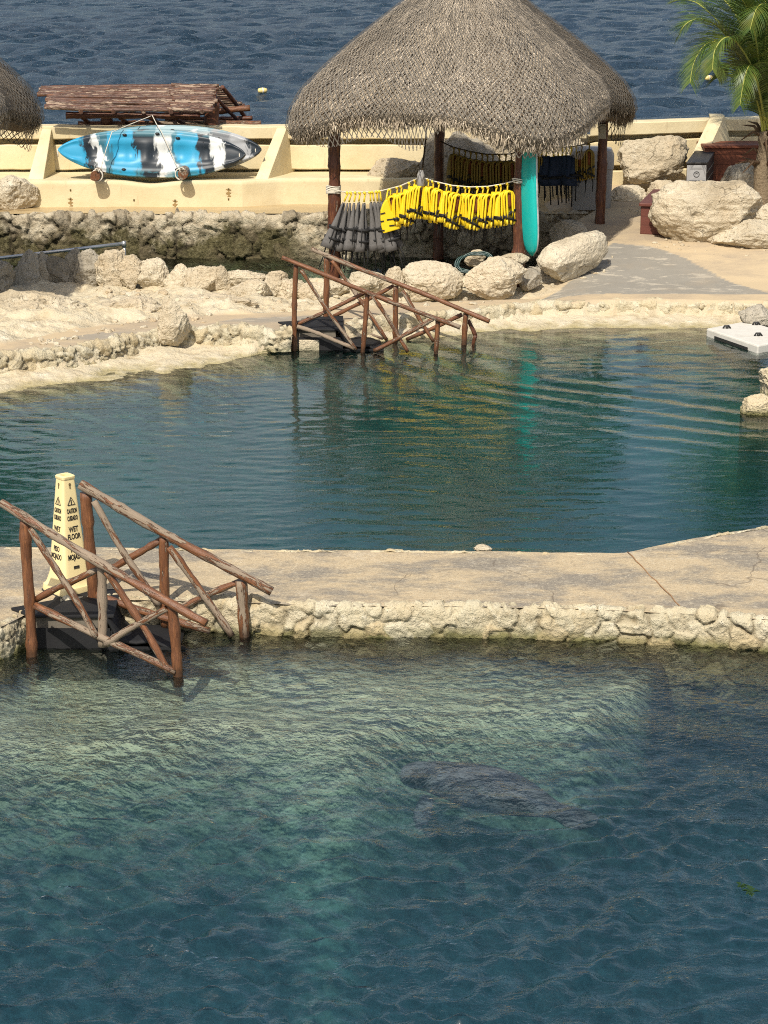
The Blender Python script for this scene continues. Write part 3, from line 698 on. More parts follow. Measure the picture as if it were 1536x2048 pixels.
# near pool bed
def near_bed():
    xs = np.arange(-6, 6.3, .07); ys = np.arange(7.2, 17.3, .07); X, Y = np.meshgrid(xs, ys)
    q = np.stack([X.ravel(), Y.ravel(), 0 * X.ravel()], 1)
    se = np.array([(P(a, b, -.45).x, P(a, b, -.45).y) for a, b in [(-400, 1590), (0, 1590), (200, 1585), (420, 1560), (700, 1560), (830, 1520), (1000, 1505), (1180, 1500), (1300, 1455), (1400, 1410), (1500, 1370), (1700, 1340)]])
    shelf = np.interp(X, se[:, 0], se[:, 1])
    wob = .25 * fbm(q * .9, 3, 2).reshape(X.shape)
    s = sstep(-.12, .42, Y - shelf + .6 * wob)
    Z = -.24 * s - 2.2 * (1 - s) + .10 * fbm(q * 1.5, 4, 7).reshape(X.shape) + .025 * fbm(q * 7, 3, 8).reshape(X.shape)
    c = P(640, 1850, -1.2); hump = np.exp(-(((X - c.x) / .40) ** 2 + ((Y - c.y) / 1.6) ** 2)); Z = Z + .45 * hump * (1 - s)
    edge = wf(X) - Y
    Z = np.where(edge < .0, -1.0, Z); Z = Z + .10 * (1 - sstep(0, .35, edge)) * (edge > 0)
    left = sstep(2.2, 3.6, X)
    Z = Z - .5 * left * (1 - s)
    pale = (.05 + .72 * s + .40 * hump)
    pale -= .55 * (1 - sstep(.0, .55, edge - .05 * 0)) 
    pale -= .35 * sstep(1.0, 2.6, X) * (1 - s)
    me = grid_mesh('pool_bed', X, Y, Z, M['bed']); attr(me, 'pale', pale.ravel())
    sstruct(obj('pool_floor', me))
near_bed()

# water bodies
MAN = P(960, 1560, 0)
def water_body(name, xs, ys, zfun, zb, mat):
    X, Y = np.meshgrid(xs, ys); Z = zfun(X, Y); ny, nx = X.shape
    V = np.stack([X.ravel(), Y.ravel(), Z.ravel()], 1); i = np.arange(ny * nx).reshape(ny, nx)
    Fc = [np.stack([i[:-1, :-1].ravel(), i[:-1, 1:].ravel(), i[1:, 1:].ravel(), i[1:, :-1].ravel()], 1)]
    rim = np.concatenate([i[0, :], i[1:, -1], i[-1, -2::-1], i[-2:0:-1, 0]])
    low = V[rim].copy(); low[:, 2] = zb; n0 = len(V); V = np.concatenate([V, low, [[X.mean(), Y.mean(), zb]]]); m = len(rim); c = len(V) - 1
    k = np.arange(m); k2 = (k + 1) % m
    Fc.append(np.stack([rim[k], n0 + k, n0 + k2, rim[k2]], 1))
    quads = np.concatenate(Fc); tris = np.stack([n0 + k2, n0 + k, np.full(m, c)], 1)
    me = bpy.data.meshes.new(name); nq, ntr = len(quads), len(tris)
    me.vertices.add(len(V)); me.vertices.foreach_set('co', V.astype(np.float32).ravel())
    me.loops.add(nq * 4 + ntr * 3); me.loops.foreach_set('vertex_index', np.concatenate([quads.ravel(), tris.ravel()]).astype(np.int32))
    me.polygons.add(nq + ntr); ls = np.concatenate([np.arange(nq) * 4, nq * 4 + np.arange(ntr) * 3]).astype(np.int32)
    me.polygons.foreach_set('loop_start', ls); me.polygons.foreach_set('loop_total', np.concatenate([np.full(nq, 4), np.full(ntr, 3)]).astype(np.int32))
    me.update(calc_edges=True); me.validate()
    sm = np.zeros(nq + ntr, bool); sm[:(ny - 1) * (nx - 1)] = True; me.polygons.foreach_set('use_smooth', sm)
    me.materials.append(mat); return sstruct(obj(name, me))
def waves(q, n, l0, l1, amp, th0, spread, seed, warp=.35, pw=1.0):
    rng = np.random.default_rng(seed); Z = np.zeros(len(q))
    wx = fbm(q * .8, 3, seed) * warp; wy = fbm(q * .8, 3, seed + 5) * warp
    for k in range(n):
        lam = math.exp(rng.uniform(math.log(l0), math.log(l1))); th = rng.normal(th0, spread); kk = 2 * math.pi / lam
        a = kk * ((q[:, 0] + wx) * math.cos(th) + (q[:, 1] + wy) * math.sin(th)) + rng.uniform(0, 6.28)
        Z += amp * lam ** pw * np.sin(a)
    return Z
def z_near(X, Y):
    q = np.stack([X.ravel(), Y.ravel(), 0 * X.ravel()], 1); x, y = q[:, 0], q[:, 1]
    cm = fbm(q * .45, 3, 40)
    front = 1 - sstep(12.8, 14.6, y)                       # deeper part: broader, steeper ripples
    Z = waves(q, 46, .12, .40, .0060, math.pi / 2 + .25, .75, 3) * (.25 + 1.7 * front) * (.75 + .6 * cm)
    Z += waves(q, 36, .055, .14, .0050, math.pi / 2, 1.0, 8) * (.7 + .5 * fbm(q * .9, 2, 44)) * (1 - .4 * front)
    rg = ridged(np.stack([x * 4.2, y * 6.5, 0 * x], 1), 2, 51); Z += .0075 * rg * (.30 + 1.3 * front) * (.8 + .5 * cm) + .0016 * ridged(np.stack([x * 11, y * 16, 0 * x], 1), 2, 55)
    r = np.hypot((x - MAN.x) / 1.35, (y - MAN.y + .15) / .85); Z += .005 * np.sin(r * 22) * np.exp(-((r - 1.0) / .45) ** 2)
    r2 = np.hypot(x - P(830, 1540, 0).x, (y - P(830, 1540, 0).y)); Z += .006 * np.sin(r2 * 42) * np.exp(-((r2 - .18) / .16) ** 2)
    Z += .006 * np.sin((x * .5 + y) * 9 + 2 * cm) * sstep(1.2, 2.4, x)
    return Z.reshape(X.shape)
water_body('pool_water', np.arange(-5.4, 5.6, .026), np.arange(7.6, 17.25, .022), z_near, -3.2, M['water_near'])
def z_far(X, Y):
    q = np.stack([X.ravel(), Y.ravel(), 0 * X.ravel()], 1); x, y = q[:, 0], q[:, 1]
    cm = fbm(q * .22, 3, 60); lf = 1 - sstep(-2.5, .8, x + .5 * cm)
    Z = waves(q, 34, .12, .5, .0010, math.pi / 2, .35, 13) * (.8 + .9 * cm)
    Z += waves(q, 30, .08, .2, .0020, math.pi / 2 + .1, .6, 18) * (.35 + .8 * lf)
    r = np.hypot(x - 7.5, (y - 32.5)); band = np.exp(-((r - 9.0) / 1.7) ** 2) * sstep(-1.5, 1.0, x)   # parallel swells sweeping over the right half
    bm = .35 + 1.1 * sstep(-.25, .35, fbm(q * .9, 3, 66)); Z += .0066 * np.sin(r * 2 * math.pi / .52 + 5 * cm + 1.2 * fbm(q * 1.2, 2, 67)) * band * bm
    return Z.reshape(X.shape)
water_body('pool_water', np.arange(-9.4, 9.5, .05), np.concatenate([np.arange(17.9, 25, .04), np.arange(25, 30.6, .05)]), z_far, -3.2, M['water_far'])
def z_chan(X, Y):
    q = np.stack([X.ravel(), Y.ravel(), 0 * X.ravel()], 1)
    return (waves(q, 40, .15, .7, .006, 1.2, .9, 23)).reshape(X.shape)
water_body('channel_water', np.arange(-9.4, 3.4, .08), np.arange(31.3, 34.9, .06), z_chan, -1.2, M['water_chan'])

# ------------------------------------------------------------------ sea wall, ledge, planter wall
rubble('retaining_wall', [(-9.5, 34.72), (-.5, 34.70), (1.6, 34.75), (3.15, 34.8)], .645, -.6, .12, .25, .045, .026, M['moss'], 'mossy rubble retaining wall rising from the channel behind the rock ridge', seed=31, topnoise=.03)
def wet_ledge():
    t = NT('wet_ledge'); v = t.coord('World', (0.5, 1.5, 1)); n = t.noise(v, 1.6, 5, 0.6)
    c = t.mix(t.mr(n, .4, .6), (0.36, 0.26, 0.13), (0.50, 0.38, 0.20))
    t.bsdf(c, t.mr(n, .4, .6, .12, .6), t.bump(n, .3, .01), 0.5)
    X, Y = np.meshgrid(np.arange(-9.5, 4.2, .1), np.arange(34.76, 35.9, .06)); q = np.stack([X.ravel(), Y.ravel(), 0 * X.ravel()], 1)
    sstruct(obj('ledge_path', grid_mesh('ledge', X, Y, .665 + .012 * fbm(q * 1.5, 3, 2).reshape(X.shape), t.m)))
wet_ledge()
def wall_run(mb, pts, z0, z1, th, mi=0):
    """vertical wall along pts (front face line), thickness towards +Y"""
    pts = [Vector((a, b, 0)) for a, b in pts]; n = len(pts)
    nr = []
    for i in range(n):
        d = (pts[min(i + 1, n - 1)] - pts[max(i - 1, 0)]).normalized(); nr.append(Vector((-d.y, d.x, 0)))
    for i in range(n - 1):
        a, b = pts[i], pts[i + 1]; A, B = a + nr[i] * th, b + nr[i + 1] * th
        lo = [(p.x, p.y, z0) for p in (a, b, B, A)]; hi = [(p.x, p.y, z1) for p in (a, b, B, A)]
        mb.prism([hi[0], hi[1], hi[2], hi[3]], [lo[0], lo[1], lo[2], lo[3]][:], mi)
    return mb
x485, x540 = Q(485, 400, 35.5).x, Q(560, 400, 35.8).x
def rough(o, amt=.006, sc=3, seed=0):
    me = o.data; n = len(me.vertices); a = np.empty(n * 3, np.float32); me.vertices.foreach_get('co', a); a = a.reshape(-1, 3)
    d = np.stack([fbm(a * sc + k * 9, 3, seed + k) for k in range(3)], 1) * amt
    me.vertices.foreach_set('co', (a + d).astype(np.float32).ravel()); me.update()
def low_wall():
    # gently dipping top line, so built as a fine sheet box
    L = [(-9.5, 35.5), (x485, 35.5), (x540, 35.78), (3.4, 35.85)]
    L = np.array(L); xs = np.concatenate([np.arange(-9.5, x485, .08), np.linspace(x485, x540, 8), np.arange(x540 + .08, 3.4, .1)])
    yy = np.interp(xs, L[:, 0], L[:, 1]); top = 1.06 + .012 * fbm(np.stack([xs * 1.2, 0 * xs, 0 * xs], 1), 3, 4)
    a, b = Q(300, 370, 35.5).x, 0.34; top = top - .055 * np.exp(-((xs - a) / b) ** 2)
    rows = [(0, .3), (0, .5), (0, .62), (0, .74), (0, .86), (0, .95), (.0, 1), (.02, 1.01), (.15, 1.01), (.5, 1.0), (1.2, 1.0)]
    X = np.tile(xs, (len(rows), 1)); Y = np.stack([yy + r[0] for r in rows]); Z = np.stack([.3 + (top - .3) * (r[1] - .3) / .7 if r[1] < 1 else top + (r[1] - 1) for r in rows])
    o = obj('planter_wall', grid_mesh('planter_wall', X[::-1], Y[::-1], Z[::-1], M['yellow']))
    o.data.flip_normals()
    tag(o, 'long low yellow wall with drain holes under the kayaks', 'low wall')
    for k, (px, py) in enumerate([(141, 397), (350, 401), (457, 398), (457, 378), (141, 380), (530, 385), (268, 400)]):
        mb = MB(); c = Q(px, py, 35.5 if px < 490 else 35.69); mb.box(c, (.022, .02, .03)); h = mb.obj('drain_hole', M['keyhole'], None); h.parent = o
        if k in (0, 1, 3):
            t = MB(); t.v = []; pts = []
            w0, hgt = .045, .12
            ring = [(c.x + w0 * (.5 + .5 * math.sin(j * 1.9)) * s_, c.y - .006, c.z - hgt * j / 8) for s_ in (1,) for j in range(9)]
            ring += [(c.x - w0 * (.5 + .5 * math.cos(j * 1.4)), c.y - .006, c.z - hgt * j / 8) for j in range(8, -1, -1)]
            t.add(ring, [tuple(range(len(ring)))]); s_o = t.obj('rust_stain', M['stain'], o, smooth=False)
M['stain'] = plain('rust_stain', (0.30, 0.20, 0.08), 0.9, 0.3, 30)
low_wall()
def sea_wall(line, zt, zb, label):
    e = empty('sea_wall', (line[0][0], line[0][1], 0), 0, label, 'sea wall')
    def part(nm, z0, z1, off, th, seed, amp=.010):
        # finely divided band so that its arrises wander like hand-laid render
        pts = np.array(line, float); seg = np.hypot(*np.diff(pts, axis=0).T); Lc = np.concatenate([[0], np.cumsum(seg)])
        s = np.arange(0, Lc[-1], .07); x = np.interp(s, Lc, pts[:, 0]); y = np.interp(s, Lc, pts[:, 1])
        ax = np.stack([s * 2.5, 0 * s + seed, 0 * s], 1)
        n0 = amp * fbm(ax, 4, seed); n1 = amp * fbm(ax, 4, seed + 3)
        prof = [(off + th, z0, 0), (off + .012, z0, 1), (off, z0 + .015, 1), (off, (z0 + z1) / 2, .5), (off, z1 - .015, 2), (off + .012, z1, 2), (off + th, z1, 2)]
        X = np.stack([x - line_n[0] * p[0] for p in prof]); Y = np.stack([y - line_n[1] * p[0] for p in prof])
        Z = np.stack([p[1] + (n0 if p[2] == 1 else n1 if p[2] == 2 else 0 * n0) for p in prof])
        Y = Y + .006 * fbm(np.stack([X.ravel() * 3, Z.ravel() * 3, 0 * X.ravel()], 1), 3, seed).reshape(X.shape)
        o = obj(nm, grid_mesh(nm, X, Y, Z, M['yellow']), e); o.data.polygons.foreach_set('use_smooth', np.zeros(len(o.data.polygons), bool)); o.matrix_parent_inverse = Matrix.Translation(-e.location); return o
    d = Vector((line[-1][0] - line[0][0], line[-1][1] - line[0][1])).normalized(); line_n = (d.y, -d.x)   # towards the camera... off is distance behind the face
    line_n = (line_n[0], line_n[1])
    h = zt - zb
    part('coping', zt - .20, zt, 0, .35, 3)
    part('back_panel', zb, zt - .21, .30, .1, 5)
    part('wall_band', zt - .69, zt - .30, .05, .2, 7, .016)
    part('wall_band', zb, zt - .78, .03, .2, 9, .02)
    return e
WY = 36.6
sea_wall([(-10, WY), (3.3, WY)], 1.79, 1.0, 'weathered yellow sea wall behind the kayaks, with horizontal shadow gaps')
sea_wall([(3.3, WY + .12), (9.8, 38.75)], 1.82, .8, 'pale yellow sea wall behind the boulders and the palm')
def buttress(tl, tr, bl, br, bk, Yt, Yb, label):
    T1, T2 = Q(*tl, Yt), Q(*tr, Yt); B1, B2 = Q(*bl, Yb), Q(*br, Yb); K = Q(*bk, Yt + .12)
    w_ = (T2 - T1); K1 = K - w_ * .9; T1b, T2b = T1 + Vector((0, .3, 0)), T2 + Vector((0, .3, 0))
    K1.z = K.z = B1.z - .02; B1z = B1.copy(); 
    V = [T1, T2, B2, B1, T1b, T2b, K + Vector((0, .1, 0)), K1 + Vector((0, .1, 0))]
    mb = MB(); mb.add([tuple(v) for v in V], [(0, 3, 2, 1), (1, 2, 6, 5), (0, 1, 5, 4), (0, 4, 7, 3), (3, 7, 6, 2), (4, 5, 6, 7)])
    tag(mb.obj('buttress', M['yellow'], None, smooth=False, bevel=.012), label, 'buttress', 'sloping buttresses of the sea wall')
buttress((84, 257), (103, 259), (53, 368), (85, 369), (114, 364), WY - .03, 35.62, 'sloping yellow buttress at the bow end of the blue kayak, nearest the small thatched roof')
buttress((554, 256), (574, 256), (508, 362), (534, 363), (592, 360), WY - .03, 35.75, 'sloping yellow buttress between the kayaks and the big thatched hut')
buttress((1422, 231), (1450, 231), (1376, 325), (1404, 328), (1470, 290), 37.36, 36.5, 'sloping yellow buttress behind the black cabinet')
# ------------------------------------------------------------------ log railings
rl = random.Random(11)
def log(name, a, b, r0, r1, mat, parent, bend=.012, knots=3, seg=12, chamfer=True):
    a, b = Vector(a), Vector(b); d = b - a; Ln = d.length; n = max(6, int(Ln / .045)); t = d.normalized()
    s1 = t.orthogonal().normalized(); s2 = t.cross(s1); ph = [rl.uniform(0, 6.28) for _ in range(4)]
    pts, rr = [], []; kn = [(rl.uniform(.1, .9), rl.uniform(.08, .22)) for _ in range(knots)]
    for i in range(n + 1):
        u = i / n; k = min(1, Ln) * bend
        p = a + d * u + s1 * (math.sin(u * 3.1 + ph[0]) - math.sin(ph[0]) * (1 - u) - math.sin(3.1 + ph[0]) * u) * k + s2 * (math.sin(u * 5.3 + ph[1]) * (4 * u * (1 - u))) * k * .6
        r = r0 + (r1 - r0) * u; r *= 1 + .05 * math.sin(u * 17 + ph[2]) + .035 * math.sin(u * 41 + ph[3])
        for kk, ka in kn: r *= 1 + ka * math.exp(-((u - kk) * Ln / .018) ** 2)
        pts.append(p); rr.append(r)
    mb = MB(); mb.tube(pts, rr, seg, lc=None) if False else mb.tube(pts, rr, seg, seed=rl.uniform(0, 40))
    V = mb.v[0]; q = V * 9
    cen = np.repeat(np.array([tuple(p) for p in pts]), seg, axis=0)
    V[:] = cen + (V - cen) * (1 + .10 * vnoise(q, 5))[:, None] * (1 + .05 * vnoise(q * 3, 6))[:, None]
    o = mb.obj(name, M[mat], parent, lc=True)
    o.data.polygons.foreach_set('use_smooth', np.array([len(p.vertices) == 4 for p in o.data.polygons]))
    if parent is not None: o.matrix_parent_inverse = Matrix.Translation(-parent.location)
    return o
def railing(items, Yl, label, sc, worn, group=None):
    """items: (part name, (px,py), (px,py), width px, material, extra depth)"""
    (xa, Ya), (xb, Yb) = Yl
    yy = lambda px: Ya + (Yb - Ya) * (px - xa) / (xb - xa)
    f = items[0]; base = Q(f[1][0], f[1][1], yy(f[1][0])); e = empty('log_railing', (base.x, base.y, 0), 0, label, 'railing', group)
    for nm, a, b, wpx, mat, off in items:
        A, B = Q(a[0], a[1], yy(a[0]) + off), Q(b[0], b[1], yy(b[0]) + off); r = wpx / 2 * mpp(yy(a[0]))
        log(nm, A, B, r * 1.02, r * .96, mat, e, bend=.016 if nm != 'post' else .01)
    return e
G = 'log railings beside the pool steps'
railing([('top_rail', (2, 1005), (413, 1247), 18.5, 'log_worn', -.04),
         ('post', (50, 1040), (64, 1325), 23, 'log_fresh', 0), ('post', (204, 1130), (204, 1293), 20, 'log_grey', .01), ('post', (343, 1205), (358, 1372), 23, 'log_mid', 0),
         ('lower_rail', (70, 1211), (352, 1345), 15.5, 'log_worn', -.03), ('brace', (60, 1056), (193, 1274), 14, 'log_worn', -.045), ('brace', (72, 1199), (193, 1140), 14, 'log_mid', .05),
         ('brace', (214, 1142), (338, 1345), 16, 'log_mid', -.03), ('brace', (212, 1288), (333, 1217), 15, 'log_grey', -.035)],
        ((45, 16.3), (350, 15.83)), 'weathered log railing in front of the near steps, its posts standing in the water', 1, .8, G)
railing([('top_rail', (160, 968), (544, 1183), 20, 'log_worn', -.04),
         ('post', (172, 985), (187, 1206), 24, 'log_fresh', 0), ('post', (328, 1072), (331, 1255), 21, 'log_mid', 0), ('post', (482, 1160), (489, 1282), 23, 'log_mid', 0),
         ('lower_rail', (192, 1190), (420, 1262), 16, 'log_grey', -.04), ('brace', (188, 1002), (318, 1210), 14, 'log_worn', -.05), ('brace', (192, 1152), (322, 1080), 15, 'log_fresh', .045),
         ('brace', (338, 1094), (464, 1272), 15, 'log_worn', -.045), ('brace', (338, 1226), (475, 1165), 14, 'log_grey', .04)],
        ((187, 16.88), (489, 16.72)), 'weathered log railing rising from the walkway just beside the cream caution cone', 1, .8, G)
railing([('top_rail', (564, 515), (921, 655), 9.5, 'log_mid', -.05),
         ('post', (592, 530), (588, 712), 10.5, 'log_fresh', 0), ('post', (735, 588), (725, 720), 10, 'log_fresh', 0), ('post', (876, 641), (871, 722), 9.5, 'log_mid', 0),
         ('lower_rail', (594, 653), (712, 698), 8.5, 'log_worn', -.05), ('brace', (602, 540), (713, 700), 7.5, 'log_mid', -.06), ('brace', (594, 649), (729, 586), 8, 'log_fresh', .06),
         ('brace', (745, 592), (816, 704), 7.5, 'log_mid', -.06), ('brace', (748, 702), (866, 638), 9, 'log_mid', -.05)],
        ((590, 27.65), (875, 27.45)), 'brown log railing in front of the far steps, its three posts in the water', 1, .5, G)
railing([('top_rail', (623, 498), (979, 643), 9.5, 'log_mid', -.05),
         ('post', (654, 515), (652, 655), 12, 'log_fresh', 0), ('post', (792, 572), (790, 715), 11, 'log_fresh', 0), ('post', (932, 627), (927, 712), 11, 'log_mid', 0),
         ('lower_rail', (682, 645), (766, 678), 7, 'log_grey', -.05), ('brace', (664, 521), (774, 680), 7.5, 'log_mid', -.06), ('brace', (668, 632), (787, 571), 8, 'log_fresh', .06),
         ('brace', (805, 581), (868, 684), 8, 'log_worn', -.06), ('brace', (813, 679), (924, 629), 8, 'log_mid', .06),
         ('brace', (936, 640), (951, 672), 8, 'post', .12), ('brace', (951, 670), (942, 706), 8, 'post', .12)],
        ((652, 28.5), (927, 28.05)), 'brown log railing on the hut side of the far steps, with a bent end prop', 1, .5, G)

# ------------------------------------------------------------------ steps with black rubber mats
def steps(o, wy, s, label, tri):
    e = empty('entry_steps', o, 0, label, 'steps', 'rubber covered steps into the pools')
    def pt(m): m.matrix_parent_inverse = Matrix.Identity(4); return m
    b = MB(); b.box((.27 * s, wy / 2 + .03, -.22), (.50 * s, wy - .02, .93)); b.box((.30 * s, .08, .035), (.50 * s, .12, .085))
    b.box((.80 * s, wy / 2, -.42), (.56 * s, wy, .72)); b.box((1.25 * s, wy / 2, -.55), (.5 * s, wy, .70))
    rough_ = b.obj('step_block', M['conc_dark'], e, smooth=False, bevel=.012)
    # mat on the landing: a sheet with a pointed corner and a drooping front
    m = MB(); z = .268
    loop = tri + [(.60 * s, wy + .02), (.62 * s, .02)]
    top = [(x, y, z + .012 * math.sin(i * 2.1)) for i, (x, y) in enumerate(loop)]; lo = [(x, y, zz - .022) for x, y, zz in top]
    m.prism(top[::-1], lo[::-1]); m.obj('rubber_mat', M['rubber'], e, smooth=False, bevel=.006)
    m = MB(); X, Y = np.meshgrid(np.linspace(.50, 1.12, 14) * s, np.linspace(-.01, wy + .01, 10))
    Z = .262 - .20 * sstep(.56 * s, .68 * s, X) - .05 * sstep(.9 * s, 1.1 * s, X) + .008 * np.sin(X * 30 + Y * 9)
    for k in (0, 1):
        pass
    obj('rubber_mat', grid_mesh('mat', X, Y, Z, M['rubber']), e).modifiers.new('s', 'SOLIDIFY').thickness = .02
    m = MB(); m.box((.30 * s, .012, .075), (.58 * s, .012, .17)); m.box((.86 * s, -.012, -.09), (.6 * s, .012, .22)); m.box((.6 * s, wy / 2, .03), (.014, wy, .22))
    m.obj('rubber_apron', M['rubber'], e, smooth=False)
    return e
o1 = P(68, 1306, 0)
steps((o1.x - .02, o1.y + .10, 0), .62, 1.0, 'black rubber covered steps leading from the near walkway into the water', [(-.17, .25), (-.16, .22), (-.02, .03), ][:0] + [(-.02, .0), (-.185, .16), (.10, .42), (.12, .62)])
o2 = P(598, 702, 0)
steps((o2.x - .02, o2.y + .05, 0), .80, .92, 'black rubber covered steps at the far pool, between the brown log railings', [(-.02, .0), (-.26, .42), (.05, .62), (.1, .80)])
mb = MB(); c = P(619, 697, 0); mb.box((c.x, c.y - .06, .0), (.25, .12, .26)); tag(mb.obj('concrete_block', M['lime_bank'], None, smooth=False, bevel=.01), 'small pale concrete block under the far pool steps', 'block')

# ------------------------------------------------------------------ caution cone
def cone():
    c = P(139, 1181, WZ); e = empty('caution_cone', (c.x, c.y, WZ + .012), R(45 - 4), 'tall cream caution cone with black wet floor lettering, on the walkway', 'safety cone')
    def sq(h, z, b=.16): # rounded square ring
        return ringse(0, 0, z, h, h, 32, 7)
    secs = [sq(.165, 0), sq(.167, .012), sq(.160, .05), sq(.148, .058), sq(.136, .085), sq(.132, .10), sq(.118, .15), sq(.056, .90), sq(.060, .905), sq(.060, .925), sq(.052, .932), sq(.030, .930), sq(.028, .90)]
    m = MB(); m.loft(secs); b = m.obj('cone_body', M['cone'], e, smooth=True)
    md = b.modifiers.new('e', 'EDGE_SPLIT'); md.split_angle = R(40)
    m = MB(); m.loft([sq(.172, -.012), sq(.172, .0)]); m.obj('base_rim', M['ink'], e)
    def halfw(z): return .118 + (.056 - .118) * (z - .15) / .75
    lean = math.atan((.118 - .056) / .75)
    def place(o, face, z, push=.0025):
        # face 0 looks to local -Y, face 1 to local -X... the two towards the camera
        y = -(halfw(z) + push); Mx = Matrix.Translation((0, y, z)) @ Matrix.Rotation(math.pi / 2 - lean, 4, 'X')
        o.parent = e; o.matrix_local = Matrix.Rotation(face, 4, 'Z') @ Mx
    fonts = [('CAUTION', .655, .040, .43), ('CUIDADO', .598, .040, .43), ('WET', .510, .046, .68), ('FLOOR', .452, .046, .62), ('PISO', .350, .046, .66), ('MOJADO', .290, .046, .64)]
    dg = bpy.context.evaluated_depsgraph_get()
    for face in (0, -math.pi / 2):
        for s, z, size, sx in fonts:
            cu = bpy.data.curves.new('t', 'FONT'); cu.body = s; cu.size = size * 1.28; cu.align_x = 'CENTER'; cu.align_y = 'CENTER'; cu.offset = .0013; cu.extrude = .0006
            to = bpy.data.objects.new('t', cu); COL.objects.link(to); bpy.context.view_layer.update(); dg = bpy.context.evaluated_depsgraph_get()
            me = bpy.data.meshes.new_from_object(to.evaluated_get(dg)); bpy.data.objects.remove(to)
            for v in me.vertices: v.co.x *= sx * (1.0 if len(s) < 6 else .92)
            me.materials.clear(); me.materials.append(M['ink'])
            o = obj('lettering', me); place(o, face, z)
        m = MB(); h_, w_, t_ = .062, .034, .0045        # warning triangle outline with a bar and a dot
        tri = [(-w_, -h_ / 2), (w_, -h_ / 2), (0, h_ / 2)]
        for i in range(3):
            a, b2 = tri[i], tri[(i + 1) % 3]; m.tube([(a[0], a[1], 0), (b2[0], b2[1], 0)], .0026, 6)
        m.box((0, -.004, 0), (.007, .026, .003)); m.box((0, -.0235, 0), (.008, .007, .003))
        place(m.obj('warning_triangle', M['ink'], None, smooth=False), face, .735)
        m = MB(); m.box((0, 0, 0), (.05, .014, .002)); m.box((0, -.013, 0), (.05, .005, .002)); place(m.obj('maker_plate', M['ink'], None, smooth=False), face, .212)
        m = MB(); a = np.linspace(0, 2 * np.pi, 13)[:-1]
        m.add([(.011 * math.cos(t), .011 * math.sin(t), 0) for t in a] + [], [tuple(range(12))]); m.add([(-.005, -.035, .0), (.005, -.035, 0), (.006, -.006, 0), (-.006, -.006, 0)], [(0, 1, 2, 3)])
        place(m.obj('keyhole', M['keyhole'], None, smooth=False), face, .865, .003)
cone()

# ------------------------------------------------------------------ manatee just under the surface
def manatee():
    a, b = P(805, 1515, -.3), P(1190, 1612, -.3); d = (b - a); Ln = d.length; ang = math.atan2(d.y, d.x)
    e = empty('manatee_root', a, ang)
    bpy.data.objects.remove(e)
    secs = []; prof = [(0, .03, .05), (.02, .075, .08), (.07, .10, .10), (.13, .12, .105), (.20, .15, .12), (.32, .20, .14), (.45, .21, .15), (.58, .19, .13), (.70, .13, .085), (.78, .09, .05), (.84, .12, .035), (.91, .17, .025), (.97, .14, .018), (1.0, .05, .008)]
    ts = [p[0] for p in prof]
    for t in np.linspace(0, 1, 60):
        wx = np.interp(t, ts, [p[1] for p in prof]); hz = np.interp(t, ts, [p[2] for p in prof]); k = 24; an = np.arange(k) * 2 * np.pi / k
        zc = -.05 * math.cos((t - .4) * 3.0) * 0 - .10 * max(0, t - .55) - .05 * max(0, .15 - t) * 3; yc = .06 * math.sin(t * 3)
        secs.append(np.stack([np.full(k, t * Ln), yc + wx * np.cos(an), zc + hz * np.sin(an)], 1))
    m = MB(); m.loft(secs)
    for s in (-1, 1):
        fl = [ringse(0, 0, 0, w1, h1, 12, 2) for w1, h1 in ((.055, .02), (.075, .022), (.085, .02), (.07, .014), (.03, .008))]
        out = []
        for j, r_ in enumerate(fl):
            o = np.array([.20 * Ln + .03 * j, s * (.15 + .075 * j), -.07 - .03 * j]); out.append(np.stack([r_[:, 0] + o[0], np.full(12, o[1]), r_[:, 1] + o[2]], 1) if s > 0 else np.stack([r_[::-1, 0] + o[0], np.full(12, o[1]), r_[::-1, 1] + o[2]], 1))
        m.loft(out)
    o = m.obj('manatee', M['manatee'], None, loc=(a.x, a.y, -.40), rot=(0, 0, ang))
    md = o.modifiers.new('r', 'REMESH'); md.mode = 'VOXEL'; md.voxel_size = .02; md.use_smooth_shade = True
    tag(o, 'grey manatee gliding just below the surface of the near pool', 'manatee')
manatee()
def weed():
    for (px, py, s, lab) in ((1480, 1772, .5, 'small dark green leaf clump floating in the near pool, the smaller of two'), (1503, 1784, 1.0, 'dark green leaf clump floating in the near pool, the larger of two')):
        m = MB(); c = P(px, py, .012); rr = random.Random(px)
        for k in range(9):
            a = rr.uniform(0, 6.28); L_ = s * rr.uniform(.05, .10); w_ = L_ * .22; dx, dy = math.cos(a), math.sin(a)
            m.add([(0, 0, 0), (dx * L_ * .5 - dy * w_, dy * L_ * .5 + dx * w_, .012), (dx * L_, dy * L_, .004), (dx * L_ * .5 + dy * w_, dy * L_ * .5 - dx * w_, .012)], [(0, 1, 2, 3)])
        tag(m.obj('floating_weed', M['weed'], None, loc=c), lab, 'water weed', 'floating leaf clumps')
weed()

